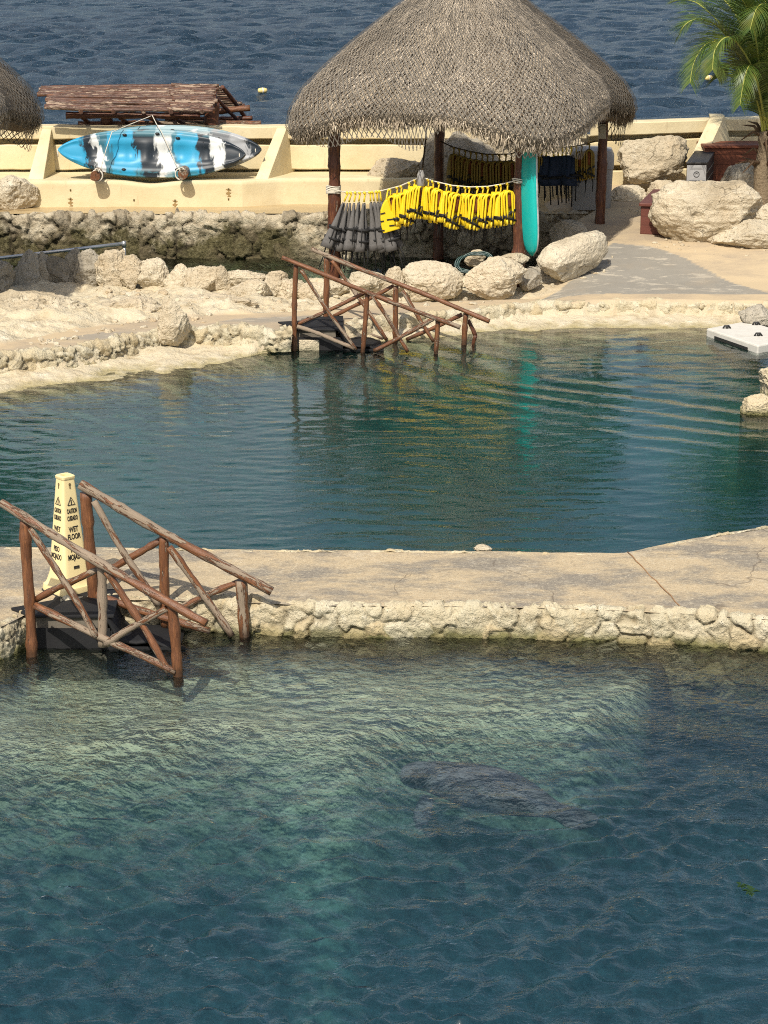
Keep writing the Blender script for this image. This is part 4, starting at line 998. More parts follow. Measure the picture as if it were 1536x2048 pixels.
# ------------------------------------------------------------------ floating platform
def platform():
    A, B, C_ = P(1412, 672, 0), P(1515, 707, 0), P(1600, 690, 0); z1 = .10
    D = A + (C_ - B); m = MB()
    top = [Vector((p.x, p.y, z1)) for p in (A, B, C_, D)]; lo = [Vector((p.x, p.y, -.05)) for p in (A, B, C_, D)]
    e = empty('floating_platform', A, 0, 'white floating slab with small cleats at the edge of the far pool', 'platform')
    m.prism([tuple(v) for v in top], [tuple(v) for v in lo]); o = m.obj('float_deck', M['float'], e, smooth=False, bevel=.02); o.matrix_parent_inverse = Matrix.Translation(-A)
    sub = o.modifiers.new('s', 'SUBSURF'); sub.subdivision_type = 'SIMPLE'; sub.levels = sub.render_levels = 2
    n = (B - A).cross(Vector((0, 0, 1))).normalized(); m = MB()
    p0, p1 = A.lerp(B, .18), A.lerp(B, .82); n = Vector((n.x, n.y, 0)); sgn = -1 if n.y > 0 else 1; n = n * sgn
    m.prism([tuple(p0 + n * .004 + Vector((0, 0, .040))), tuple(p1 + n * .004 + Vector((0, 0, .036))), tuple(p1 + n * .012 + Vector((0, 0, .036))), tuple(p0 + n * .012 + Vector((0, 0, .040)))],
            [tuple(p0 + n * .004 + Vector((0, 0, .0))), tuple(p1 + n * .004), tuple(p1 + n * .012), tuple(p0 + n * .012)])
    q = m.obj('side_slot', M['ink'], e, smooth=False); q.matrix_parent_inverse = Matrix.Translation(-A)
    for px, py in ((1454, 657), (1517, 672), (1513, 650)):
        c = P(px, py, z1); m = MB(); m.tube([c + Vector((-.05, 0, .0)), c + Vector((-.03, 0, .035)), c + Vector((.02, 0, .035)), c + Vector((.045, 0, .0))], .012, 8); m.tube([c + Vector((0, 0, 0)), c + Vector((0, 0, .03))], .02, 8)
        k = m.obj('cleat', M['ink'], e); k.matrix_parent_inverse = Matrix.Translation(-A)
platform()
# ------------------------------------------------------------------ thatched huts
PROF = [(4.62, .0), (4.50, .13), (4.28, .19), (3.97, .315), (3.67, .48), (3.35, .655), (3.05, .815), (2.84, .93), (2.66, .985), (2.53, 1.0), (2.44, .97), (2.41, .90), (2.46, .80), (2.55, .70)]
PT = np.linspace(0, 1, len(PROF)); PZ = np.array([p[0] for p in PROF]); PR = np.array([p[1] for p in PROF])
def roof_pt(th, t, A, dz, droop, off=0.0):
    """surface of a square thatch hood: th angle, t 0 apex .. 1 under the lip"""
    ts = np.clip(t, 0, 1); z = np.interp(ts, PT, PZ); r = np.interp(ts, PT, PR)
    n = 3.0 + 4.0 * np.clip(t / .6, 0, 1)
    c, s = np.cos(th), np.sin(th); rr = (np.abs(c) ** n + np.abs(s) ** n) ** (-1 / n)
    lump = 1 + .02 * np.sin(th * 7 + t * 5) + .015 * np.sin(th * 13 + 2)
    R_ = (A * r * rr * lump) + off
    corner = np.clip(rr - 1, 0, .4) / .4
    ze = z + dz - droop * corner * sstep(.35, .75, t) + .03 * np.sin(th * 9 + 1) * sstep(.6, .8, t) + off * .4
    return np.stack([R_ * c, R_ * s, ze], -1)
def hut(name, c, rz, A, dz, label, posts, nstr, seed, droop=.42):
    e = empty(name, (c[0], c[1], 0), rz, label, 'thatched hut'); rng = np.random.default_rng(seed)
    th, t = np.meshgrid(np.linspace(0, 2 * np.pi, 97), np.linspace(0, 1, 53)); p = roof_pt(th.ravel(), t.ravel(), A, dz, droop)
    i = np.arange(th.size).reshape(th.shape); Fc = np.stack([i[:-1, :-1].ravel(), i[1:, :-1].ravel(), i[1:, 1:].ravel(), i[:-1, 1:].ravel()], 1)
    # straw blades laid down the slope, three points each
    N = nstr; tt = rng.uniform(0, 1, N) ** .62 * .83; aa = rng.uniform(0, 2 * np.pi, N)
    dl = rng.uniform(.022, .05, N); sk = rng.normal(0, .022, N); o0 = rng.uniform(.0, .024, N); wd = rng.uniform(.0035, .0075, N)
    Vs = []; 
    pts = [roof_pt(aa + sk * k, tt + dl * k, A, dz, droop, 0) for k in (0, .5, 1.0)]
    nrm = pts[0].copy(); nrm[:, 2] = .8; nrm /= np.linalg.norm(nrm, axis=1)[:, None]
    for k in range(3): pts[k] = pts[k] + nrm * (o0 + (.0, .018, .012)[k] + rng.uniform(0, .012, N) * k)[:, None]
    # fringe: blades hanging at the lip
    Nf = int(nstr * .26); af = rng.uniform(0, 2 * np.pi, Nf); tf = rng.uniform(.66, .84, Nf); f0 = roof_pt(af, tf, A, dz, droop, .02)
    clump = .5 + .5 * fbm(np.stack([np.cos(af) * 6, np.sin(af) * 6, 0 * af], 1), 3, seed + 3) * 1.6
    ln = rng.uniform(.03, .11, Nf) * (.5 + clump); outw = f0.copy(); outw[:, 2] = 0; outw /= np.linalg.norm(outw, axis=1)[:, None]
    f1 = f0 + np.stack([outw[:, 0] * .01, outw[:, 1] * .01, -ln * .5], 1) + rng.normal(0, .012, (Nf, 3))
    f2 = f1 + np.stack([-outw[:, 0] * .02, -outw[:, 1] * .02, -ln * .6], 1) + rng.normal(0, .02, (Nf, 3))
    pts = [np.concatenate([pts[0], f0]), np.concatenate([pts[1], f1]), np.concatenate([pts[2], f2])]
    wd = np.concatenate([wd, rng.uniform(.004, .008, Nf)]); N = N + Nf
    tang = np.stack([-pts[0][:, 1], pts[0][:, 0], 0 * wd], 1); tang /= np.linalg.norm(tang, axis=1)[:, None] + 1e-9
    tang = tang + rng.normal(0, .16, (N, 3)); tang /= np.linalg.norm(tang, axis=1)[:, None]
    B = np.stack([pts[0] - tang * wd[:, None], pts[0] + tang * wd[:, None], pts[1] - tang * wd[:, None] * .9, pts[1] + tang * wd[:, None] * .9, pts[2] - tang * wd[:, None] * .3, pts[2] + tang * wd[:, None] * .3], 1).reshape(-1, 3)
    j = np.arange(N) * 6 + len(p); Fb = np.concatenate([np.stack([j, j + 1, j + 3, j + 2], 1), np.stack([j + 2, j + 3, j + 5, j + 4], 1)])
    me = np_mesh('thatch', np.concatenate([p, B]), np.concatenate([Fc, Fb]), M['thatch'])
    v = rng.uniform(.7, 1.4, N); v = np.where(rng.uniform(0, 1, N) < .14, v * .35, v); warm = rng.uniform(0, 1, N)
    zc = pts[0][:, 2]; v = v * (1 + .13 * np.sin(zc * 19 + 2.5 * fbm(pts[0] * 1.5, 3, seed + 9))) * (1 + .30 * fbm(pts[0] * 1.1, 4, seed + 12))
    base = np.stack([.45 + .04 * warm, .388 + .015 * warm, .308 - .02 * warm], 1) * v[:, None]
    cc = np.concatenate([np.tile([[.14, .11, .08]], (len(p), 1)), np.repeat(base, 6, axis=0)]); cc = np.concatenate([cc, np.ones((len(cc), 1))], 1)
    attr(me, 'col', cc, 'FLOAT_COLOR')
    ro = obj('thatch_roof', me, e)
    # net over the thatch, sagging below the eaves
    th, t = np.meshgrid(np.linspace(0, 2 * np.pi, 121), np.linspace(.02, .80, 60)); pn = roof_pt(th.ravel(), t.ravel(), A, dz, droop, .085)
    hang = []; low = pn.reshape(t.shape + (3,))[-1]
    for k in (1, 2, 3, 4):
        q = low.copy(); wv = .6 + .4 * np.sin(th[0] * 5 + seed) + .3 * np.sin(th[0] * 11); q[:, 2] -= k * .085 * np.clip(wv, .15, 1.3); q[:, :2] *= 1 - .006 * k; hang.append(q)
    G_ = np.concatenate([pn.reshape(t.shape + (3,)), np.stack(hang)], 0); X, Y, Z = G_[..., 0], G_[..., 1], G_[..., 2]
    nm = grid_mesh('net', X, Y, Z, M['net'])
    arc = np.concatenate([[0], np.cumsum(np.linalg.norm(np.diff(G_[:, 0], axis=0), axis=1))]); U = np.linspace(0, 8 * A * .95, G_.shape[1])
    uu, vv = np.meshgrid(U, arc); uvv = np.stack([uu.ravel(), vv.ravel()], 1)
    ul = nm.uv_layers.new(name='UVMap'); li = np.empty(len(nm.loops), np.int32); nm.loops.foreach_get('vertex_index', li); ul.data.foreach_set('uv', uvv[li].astype(np.float32).ravel())
    obj('roof_net', nm, e)
    # rafters under the roof
    inv = Matrix.Rotation(-rz, 4, 'Z') @ Matrix.Translation((-c[0], -c[1], 0))
    for (x, y, z0, z1, r) in posts:
        a = inv @ Vector((x, y, z0)); b = inv @ Vector((x + .02, y, z1)); o = log('post', a, b, r * 1.08, r * .95, 'post', None, bend=.012, knots=2, seg=14); o.parent = e
    hp = [inv @ Vector((x, y, z1 - .05)) for (x, y, z0, z1, r) in posts]
    for a, b in ((0, 1), (1, 2), (2, 3), (3, 0)):
        d = (hp[b] - hp[a]).normalized() * .3; log('beam', hp[a] - d, hp[b] + d, .055, .05, 'post', None, seg=10).parent = e
    for k in range(4): log('rafter', hp[k] + (hp[k] - Vector((0, 0, hp[k].z))) * .1, Vector((0, 0, 4.3 + dz)), .04, .03, 'post', None, seg=8).parent = e
    return e
def px_at(px, Y): return Q(px, 400, Y).x
FLp, FRp, BRp, BLp = (px_at(667, 32.0), 32.0), (px_at(1038, 31.0), 31.0), (px_at(1200, 33.7), 33.7), (px_at(876, 34.55), 34.55)
HC = ((FLp[0] + FRp[0] + BRp[0] + BLp[0]) / 4 - .13, (FLp[1] + FRp[1] + BRp[1] + BLp[1]) / 4)
HUT = hut('thatched_hut', HC, R(-21), 2.07, .02, 'big thatched hut on brown posts over the channel, hung with life vests',
          [(FLp[0], FLp[1], -.5, 2.55, .087), (FRp[0], FRp[1], .2, 2.6, .082), (BRp[0], BRp[1], .3, 2.6, .072), (BLp[0], BLp[1], -.5, 2.55, .078)], 46000, 4)
lc_ = (px_at(-262, 29.4), 29.4)
hut('thatched_hut', lc_, R(-12), 1.86, .22, 'thatched hut cut off by the edge of the view, above the shaded rocks',
    [(lc_[0] - 1.2, 28.4, .2, 2.5, .08), (lc_[0] + 1.05, 28.2, .2, 2.5, .08), (lc_[0] + 1.2, 30.5, .2, 2.5, .08), (lc_[0] - 1.0, 30.7, .2, 2.5, .08)], 16000, 9)

# ropes and what hangs on them
def rope(name, pts, r, mat, label, cat='rope', sag=None, group=None):
    pts = [Vector(p) for p in pts]; out = []
    for a, b in zip(pts[:-1], pts[1:]):
        for k in range(8): out.append(a.lerp(b, k / 8))
    out.append(pts[-1]); m = MB(); m.tube(out, [r * (1 + .12 * math.sin(i * 1.9)) for i in range(len(out))], 7)
    return tag(m.obj(name, M[mat], None), label, cat, group)
def lin(px, seq):     # interpolate (px -> py, Y)
    xs = [s[0] for s in seq]; return np.interp(px, xs, [s[1] for s in seq]), np.interp(px, xs, [s[2] for s in seq])
FRONT = [(668, 380, 31.85), (690, 384, 31.9), (730, 384, 31.85), (765, 381, 31.8), (800, 372, 31.65), (842, 354, 31.5), (870, 363, 31.4), (905, 371, 31.3), (940, 374, 31.2), (975, 373, 31.1), (1005, 368, 31.0), (1040, 359, 30.92)]
BACK = [(880, 282, 34.4), (905, 294, 34.35), (940, 303, 34.3), (975, 309, 34.25), (1020, 308, 34.2), (1070, 293, 34.0), (1110, 296, 33.9), (1150, 293, 33.8), (1190, 283, 33.6)]
rope('rope', [Q(x, y, Y) for x, y, Y in FRONT], .009, 'rope_w', 'white rope between the two front posts of the big hut, carrying the vests')
rope('rope', [Q(x, y, Y) for x, y, Y in BACK], .010, 'rope_d', 'dark rope between the rear posts of the big hut')
m = MB()
for k in range(6):
    c = Q(668, 372 + k * 2.6, 32.0); m.tube([(FLp[0] + .1 * math.cos(a), 32.0 + .1 * math.sin(a), c.z + .008 * math.sin(a * 2 + k)) for a in np.linspace(0, 6.28, 17)], .009, 6, caps=False)
tag(m.obj('rope_lashing', M['rope_w'], None), 'white rope lashing wound round the hut post beside the grey vests', 'rope lashing')
m = MB()
for k in range(3):
    c = Q(1040, 357 + k * 3.0, 31.0); m.tube([(FRp[0] + .095 * math.cos(a), 31.0 + .095 * math.sin(a), c.z + .008 * math.sin(a * 2 + k)) for a in np.linspace(0, 6.28, 17)], .008, 6, caps=False)
tag(m.obj('rope_lashing', M['rope_w'], None), 'white rope lashing round the hut post beside the teal board', 'rope lashing')
rope('hanging_cord', [Q(855, 235, 31.9), Q(849, 300, 31.7), Q(844, 345, 31.5)], .012, 'rope_d', 'dark cord hanging from the thatch down to the white rope', 'cord')
m = MB(); c = Q(842, 352, 31.48); m.loft([ringse(c.x, c.y, c.z + dz, w_, w_, 12, 2) for dz, w_ in ((-.14, .045), (-.13, .055), (.02, .055), (.06, .035), (.08, .03))])
tag(m.obj('weight_bottle', M['greybin'], None), 'grey bottle hanging where the dark cord meets the white rope', 'bottle')

def vest(kind):
    """hanging folded vest, origin at the rope"""
    e = empty('life_vest'); 
    if kind == 'grey':
        bm, cm = 'vest_g', 'clip_y'
        for s in (-1, 1):
            m = MB(); secs = []
            for t in np.linspace(0, 1, 9):
                w_ = .018 + .105 * t ** 1.2 + (.012 if t > .6 else 0); d_ = .018 + .035 * t
                secs.append(ringse(s * (.012 + .028 * t), .0, -.13 - .60 * t, w_ * .62, d_, 12, 2.6) + np.array([[0, s * (.02 + .03 * t), 0]]))
            m.loft(secs); m.obj('foam_panel', M[bm], e)
        for z, w_ in ((-.46, .095), (-.60, .11)):
            m = MB(); m.loft([ringse(0, 0, z + dz, w_, .095, 14, 2.6) for dz in (-.014, .014)]); m.obj('strap', M['strap'], e)
        m = MB(); m.box((-.02, -.088, -.57), (.010, .012, .28)); m.box((.04, -.085, -.60), (.008, .012, .22)); m.obj('strap', M['strap'], e)
        for k, (x, l) in enumerate(((-.05, .30), (.03, .38), (.07, .22))):
            m = MB(); m.tube([(x, -.02 * k, -.70), (x + .01, -.02 * k, -.70 - l * .5), (x, -.02 * k, -.73 - l)], [.009, .008, .006], 5); m.obj('dangling_strap', M['strap'], e)
    elif kind == 'navy':
        m = MB(); m.loft([ringse(.01 * math.sin(t * 7), 0, -.10 - .36 * t, .05 + .05 * t, .03 + .07 * t, 12, 2.4) for t in np.linspace(0, 1, 7)]); m.obj('foam_panel', M['vest_b'], e)
        m = MB(); m.box((0, -.06, -.36), (.17, .12, .02)); m.obj('strap', M['strap'], e)
        for x, l in ((-.03, .16), (.04, .26)):
            m = MB(); m.tube([(x, 0, -.44), (x + .01, 0, -.46 - l)], .009, 5); m.obj('dangling_strap', M['strap'], e)
    else:
        bm = 'vest_y' if kind == 'yellow' else 'vest_y_shaded'
        # horse-collar: two nested inverted-U tubes in front, a folded bladder panel behind
        for k, (h, w_) in enumerate(((.36, .072), (.31, .038))):
            m = MB(); pts = []
            for t in np.linspace(0, 1, 15):
                if t < .35: pts.append((-w_, -.05 - .018 * k, -.09 - w_ - h * (1 - t / .35)))
                elif t > .65: pts.append((w_, -.05 - .018 * k, -.09 - w_ - h * ((t - .65) / .35)))
                else: a = math.pi * (1 - (t - .35) / .3); pts.append((w_ * math.cos(a), -.05 - .018 * k, -.09 - w_ + w_ * math.sin(a)))
            m.tube(pts, .0150, 7); m.obj('collar', M[bm], e)
        m = MB(); m.loft([ringse(.0, .045, -.09 - .44 * t, .035 + .052 * math.sin(min(1, t * 1.5) * 1.57), .05 + .03 * t, 12, 2.6) for t in np.linspace(0, 1, 8)]); m.obj('foam_panel', M[bm], e)
        m = MB(); m.loft([ringse(.0, -.01, -.12 - .05 * t, .020 + .03 * min(t, 1), .045, 8, 2) for t in (0, 1, 2, 3, 4)]); m.obj('collar_shade_lining', M['shade_lining'], e)  # dark lining widened to stand for the shade between the loops
        for z, tl in ((-.40, .05), (-.47, -.04)):
            m = MB(); m.add([(-.088, -.078, z - tl), (.088, -.078, z + tl), (.088, -.078, z + tl + .027), (-.088, -.078, z - tl + .027), (-.088, .04, z - tl), (.088, .04, z + tl), (.088, .04, z + tl + .027), (-.088, .04, z - tl + .027)], [(0, 1, 2, 3), (7, 6, 5, 4), (4, 0, 3, 7), (1, 5, 6, 2), (3, 2, 6, 7), (4, 5, 1, 0)]); m.obj('strap', M['strap'], e)
        m = MB(); m.box((-.03, -.08, -.45), (.010, .012, .13)); m.box((.035, -.082, -.43), (.010, .012, .14)); m.obj('strap', M['strap'], e)
        for x, y, l in ((-.05, .03, .10), (.05, .05, .22)):
            m = MB(); m.tube([(x, y, -.50), (x + .008, y, -.52 - l * .5), (x - .004, y, -.54 - l)], [.010, .009, .006], 5); m.obj('dangling_strap', M['strap'], e)
        for x in (-.045, .01, .05):
            m = MB(); m.loft([ringse(x, -.055, -.47 - .035 * t, .014, .014, 8, 2) for t in (0, 1, 2)]); m.obj('toggle', M['clip_y' if kind == 'yellow' else bm], e)
    ck = 'clip_y' if kind in ('yellow', 'grey') else ('vest_y_shaded' if kind != 'navy' else 'clip_y')
    m = MB(); m.tube([(0, 0, .018), (.012, 0, -.01), (.004, 0, -.06), (0, 0, -.115)], [.011, .013, .011, .013], 7); m.obj('hanging_clip', M[ck], e)
    m = MB(); m.loft([ringse(0, 0, dz, .017, .017, 10, 2) for dz in (-.016, .016)]); m.obj('clip_ring', M[ck], e)
    return e
ORD = ['first', 'second', 'third', 'fourth', 'fifth', 'sixth', 'seventh', 'eighth', 'ninth', 'tenth', 'eleventh', 'twelfth', 'thirteenth', 'fourteenth', 'fifteenth', 'sixteenth', 'seventeenth', 'eighteenth', 'nineteenth', 'twentieth']
rv = random.Random(3)
def hang(kind, xs, seq, lab, group, rz0=.0, scale=1.0, drop=0.0, fan=0.0, roll=.07):
    proto = vest(kind)
    for k, px in enumerate(xs):
        py, Y = lin(px, seq); p = Q(px, py, Y); p.z -= .012 + drop
        o = proto if k == 0 else copy_tree(proto); tag(o, lab.format(ORD[k]), 'life vest', group)
        o.location = p; o.rotation_euler = (rv.uniform(-.06, .06), rv.uniform(-roll, roll) + fan * (.5 - k / max(1, len(xs) - 1)), rz0 + rv.uniform(-.35, .35)); s = scale * rv.uniform(.94, 1.05); o.scale = (s, s, s)
gx = [694, 701, 710, 719, 729, 739, 744, 752, 758]
hang('grey', gx, FRONT, '{} grey vest on the white rope, counting from the rope lashing', 'grey life vests on the white rope', .1, 1.10, .0, fan=.62)
yx = [779 + 12.4 * k + 2.5 * math.sin(k * 2.3) for k in range(20)]
hang('yellow', yx, FRONT, '{} bright yellow vest on the white rope, counting away from the grey vests', 'yellow life vests on the white rope', .35, 1.02, .0, fan=-.12, roll=.14)
bx = [907, 918, 930, 941, 952, 964, 974, 985, 998, 1011, 1022]
hang('darkened', bx, BACK, '{} mustard yellow vest on the shaded rear rope, counting from the rear post nearer the sea wall corner', 'shaded mustard vests on the rear rope', .25, 1.05)
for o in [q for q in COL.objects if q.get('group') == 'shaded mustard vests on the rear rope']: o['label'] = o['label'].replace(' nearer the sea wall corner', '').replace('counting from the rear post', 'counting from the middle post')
nx_ = [1083, 1092, 1107, 1116, 1124, 1132, 1142, 1152]
hang('navy', nx_, BACK, '{} navy vest on the rear rope, counting from the teal board', 'navy life vests on the rear rope', .1, 1.15)
hang('darkened', [1076, 1163, 1178], BACK, '{} yellow vest hanging among the navy vests', 'yellow vests either side of the navy vests', -.3, 1.0)
# the turned yellow vest lying flat against the row
def flat_vest():
    p = Q(776, 381, 31.75); e = empty('life_vest', p, R(8), 'yellow bib vest turned flat side out, next to the grey vests', 'life vest')
    out = [(-.055, -.12), (-.02, -.105), (.0, -.16), (.03, -.27), (.10, -.33), (.165, -.38), (.175, -.46), (.16, -.52), (-.08, -.585), (-.105, -.50), (-.12, -.38), (-.12, -.27), (-.09, -.18)]
    m = MB(); A = [(x, -.12, z) for x, z in out]; Bk = [(x, -.06, z) for x, z in out]; m.prism(A[::-1], Bk[::-1]); m.obj('foam_panel', M['vest_y'], e, smooth=False, bevel=.014)
    for x, z, l, r_ in ((-.09, -.30, .07, .25), (.02, -.385, .11, .12), (-.10, -.41, .05, .12), (.05, -.47, .10, .10), (-.09, -.54, .05, .1)):
        m = MB(); m.box((0, 0, 0), (l, .008, .017)); o = m.obj('strap', M['strap'], e, smooth=False, loc=(x, -.125, z), rot=(0, -r_, 0))
    m = MB(); m.tube([(-.04, -.09, -.12), (0, 0, 0.01)], .012, 6); m.obj('hanging_clip', M['clip_y'], e)
flat_vest()

# ------------------------------------------------------------------ paddle board leaning on the front post
def board():
    b, t_ = Q(1058, 512, 30.85), Q(1052, 236, 31.0); Ln = (t_ - b).length + .25; secs = []
    for t in np.linspace(0, 1, 28):
        w_ = .20 * (1 - abs(2 * t - 1) ** 5) ** .6 * (1 - .10 * (1 - t)) + .03; th = .062 * (1 - abs(2 * t - 1) ** 4) ** .5 + .012
        r_ = ringse(0, 0, t * Ln, w_, th, 20, 2.5); r_[:, 1] += .05 * (2 * t - 1) ** 2; secs.append(r_)
    e = empty('paddle_board', b, 0, 'teal paddle board standing on end against the front hut post', 'paddle board')
    m = MB(); m.loft(secs); me = m.mesh('board', [M['teal'], M['rail_w']]); 
    c = np.array([(p.center.y, p.normal.y) for p in me.polygons]); me.polygons.foreach_set('material_index', (c[:, 1] > -.05).astype(np.int32))
    d = (t_ - b).normalized(); rot = d.to_track_quat('Z', 'Y').to_matrix() @ Matrix.Rotation(R(0), 3, 'Z')
    o = obj('board_hull', me, e); o.rotation_euler = (Matrix.Rotation(-R(61), 3, 'Z')).to_euler()
    e.rotation_euler = (math.atan2(-d.y, d.z) * 1, math.atan2(d.x, d.z), 0)
    m = MB(); m.box((0, .085, .25), (.006, .12, .16)); f = m.obj('fin', M['ink'], e, smooth=False); f.rotation_euler = o.rotation_euler
board()
def elec():
    c = Q(1203, 262, 33.6); m = MB(); m.box((c.x + .01, 33.58, c.z), (.11, .07, .22)); m.box((c.x + .01, 33.535, c.z + .03), (.08, .015, .10)); tag(m.obj('switch_box', M['elec'], None, bevel=.008, smooth=False), 'beige switch box fixed high on the rear hut post', 'switch box')
elec()
# ------------------------------------------------------------------ boulders
def ico(n):
    t = (1 + 5 ** .5) / 2
    V = np.array([(-1, t, 0), (1, t, 0), (-1, -t, 0), (1, -t, 0), (0, -1, t), (0, 1, t), (0, -1, -t), (0, 1, -t), (t, 0, -1), (t, 0, 1), (-t, 0, -1), (-t, 0, 1)], float); V /= np.linalg.norm(V[0])
    Fc = np.array([(0, 11, 5), (0, 5, 1), (0, 1, 7), (0, 7, 10), (0, 10, 11), (1, 5, 9), (5, 11, 4), (11, 10, 2), (10, 7, 6), (7, 1, 8), (3, 9, 4), (3, 4, 2), (3, 2, 6), (3, 6, 8), (3, 8, 9), (4, 9, 5), (2, 4, 11), (6, 2, 10), (8, 6, 7), (9, 8, 1)])
    for _ in range(n):
        e = np.concatenate([Fc[:, [0, 1]], Fc[:, [1, 2]], Fc[:, [2, 0]]]); e.sort(1); u, inv = np.unique(e, axis=0, return_inverse=True); inv = inv.ravel()
        mid = V[u].mean(1); mid /= np.linalg.norm(mid, axis=1)[:, None]; m = len(V) + inv.reshape(3, -1).T; V = np.concatenate([V, mid])
        Fc = np.concatenate([np.stack([Fc[:, 0], m[:, 0], m[:, 2]], 1), np.stack([Fc[:, 1], m[:, 1], m[:, 0]], 1), np.stack([Fc[:, 2], m[:, 2], m[:, 1]], 1), m])
    return V, Fc
ICO = {4: ico(4), 5: ico(5)}; DBG = []
def rock(x0, y0, x1, y1, Y, label, dep=.8, seed=0, mat='lime', tilt=0, point=0, cuts=9, lean=0, bury=.25, lvl=5, rough_=1.0, group=None, yaw=None, name='boulder', box=0, sink=0):
    """boulder filling a photo box at depth Y; dep = thickness / width"""
    rng = np.random.default_rng(seed + 100); V, Fc = ICO[lvl]; V = V.copy(); c = Q((x0 + x1) / 2, (y0 + y1) / 2, Y)
    hx = (x1 - x0) / 2 * mpp(Y); hz = (y1 - y0) / 2 * mpp(Y) / .985
    if box: V = np.sign(V) * np.abs(V) ** (1 - .45 * box)
    for k in range(cuts):
        n = rng.normal(size=3); n /= np.linalg.norm(n); d = rng.uniform(.55, .88); s = V @ n; V = V - np.clip(s - d, 0, None)[:, None] * n * .93
    if point: V[:, :2] *= (1 - point * np.clip((V[:, 2:3] + .4) / 1.4, 0, 1) ** 1.1)
    if lean: V[:, 0] += lean * (V[:, 2] + .2)
    q = V * 1.0 + seed * 3.3; dirn = V / np.linalg.norm(V, axis=1)[:, None]
    d = .11 * fbm(q * 1.3, 3, seed) + .095 * ridged(q * 2.4, 5, seed + 1) * rough_ + .045 * ridged(q * 5.5, 3, seed + 2) * rough_ + .02 * fbm(q * 16, 3, seed + 3) * rough_
    V = V + dirn * d[:, None]
    if tilt: 
        a = R(tilt); V = np.stack([V[:, 0] * math.cos(a) * 1 - V[:, 2] * math.sin(a) * (hz / hx if False else 1), V[:, 1], V[:, 0] * math.sin(a) + V[:, 2] * math.cos(a)], 1)
    mn, mx = V.min(0), V.max(0); V = (V - (mn + mx) / 2) / ((mx - mn) / 2)
    V = V * np.array([hx, hx * dep, hz])
    low = V[:, 2] < -hz * .3; V[low, 2] -= (-(V[low, 2] + hz * .3)) * bury
    V[low, 2] -= sink
    me = np_mesh(name, V, Fc, M[mat]); attr(me, 'gap', np.clip(-(ridged(q * 2.4, 4, seed + 1) + .22) * 1.2 * rough_, 0, .6)); attr(me, 'stone', np.full(len(V), .4)); o = obj(name, me, None, (c.x, c.y + hx * dep * .6, c.z))
    DBG.append((label[:40], c.z - hz - gz(c.x, c.y + hx * dep * .3), hz)); return tag(o, label, 'boulder' if name == 'boulder' else 'rock', group)
def long_rock(p0, p1, wpx, Y0, Y1, label, seed, dep=.9):
    a, b = Q(*p0, Y0), Q(*p1, Y1); d = b - a; Ln = d.length / 2; hw = wpx / 2 * mpp(Y0); V, Fc = ICO[5]; V = V.copy(); rng = np.random.default_rng(seed)
    V = np.sign(V) * np.abs(V) ** .75
    for k in range(8):
        n = rng.normal(size=3); n /= np.linalg.norm(n); s = V @ n; V = V - np.clip(s - rng.uniform(.7, .95), 0, None)[:, None] * n * .9
    q = V * 1.2 + seed; V = V + V / np.linalg.norm(V, axis=1)[:, None] * (.10 * fbm(q * 1.5, 3, seed) + .04 * ridged(q * 3.2, 4, seed + 1) + .02 * fbm(q * 14, 3, seed + 2))[:, None]
    V[:, 1:] *= (1 - .16 * V[:, :1]); V = V * np.array([Ln, hw * dep, hw])
    o = obj('boulder', np_mesh('boulder', V, Fc, M['lime']), None, (a + b) / 2); o.rotation_euler = (0, -math.atan2(d.z, math.hypot(d.x, d.y)), math.atan2(d.y, d.x)); return tag(o, label, 'boulder')
# on the far side, right of the hut
rock(1236, 272, 1381, 372, 36.2, 'big squarish cream boulder propped on smaller stones beside the black cabinet', .6, 1, box=.6, lean=.12, bury=0)
rock(1212, 372, 1300, 420, 35.6, 'low cream rock under the propped boulder, nearest the rear hut post', .7, 2)
rock(1296, 362, 1366, 412, 35.9, 'low cream rock under the propped boulder, nearer the brown chest', .7, 3)
rock(1301, 366, 1535, 505, 32.5, 'largest cream boulder, rounded, in front of the black cabinet', .55, 4, cuts=7, bury=.1)
rock(1414, 442, 1600, 508, 32.2, 'low cream rock at the foot of the largest boulder', .6, 5, cuts=6)
rock(1508, 405, 1620, 470, 33.6, 'cream rock beside the largest boulder at the foot of the palm', .6, 6)
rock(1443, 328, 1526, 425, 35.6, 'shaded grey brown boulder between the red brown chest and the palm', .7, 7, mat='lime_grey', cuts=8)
long_rock((1085, 548), (1208, 482), 84, 30.6, 31.3, 'long pale boulder lying slanted at the edge of the grey slab', 8, dep=.8)
rock(1040, 535, 1130, 582, 30.9, 'grey stones wedged under the long slanted boulder', .6, 60, mat='lime_grey')
# behind the hut
rock(733, 317, 853, 388, 36.0, 'pale rounded boulder resting on the yellow low wall behind the hut', .6, 10, bury=.4, cuts=6)
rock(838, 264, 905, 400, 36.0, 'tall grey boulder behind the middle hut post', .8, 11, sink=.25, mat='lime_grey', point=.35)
rock(868, 266, 1018, 410, 35.8, 'big grey shaded boulder behind the mustard yellow vests', .6, 12, sink=.25, mat='lime_grey', point=.4, lean=-.1)
rock(930, 235, 1060, 400, 36.3, 'broken cream boulder with a brown cleft behind the hut', .6, 13, cuts=12)
rock(1035, 262, 1180, 400, 36.2, 'knobbly cream boulder behind the navy vests', .6, 14, rough_=1.6)
rock(1100, 440, 1180, 520, 32.6, 'dark shaded boulder in the channel under the hut', .8, 15, mat='lime_grey')
rock(-30, 352, 74, 432, 35.2, 'rounded cream boulder on the wet ledge below the small thatched roof', .7, 16, bury=0, cuts=7)
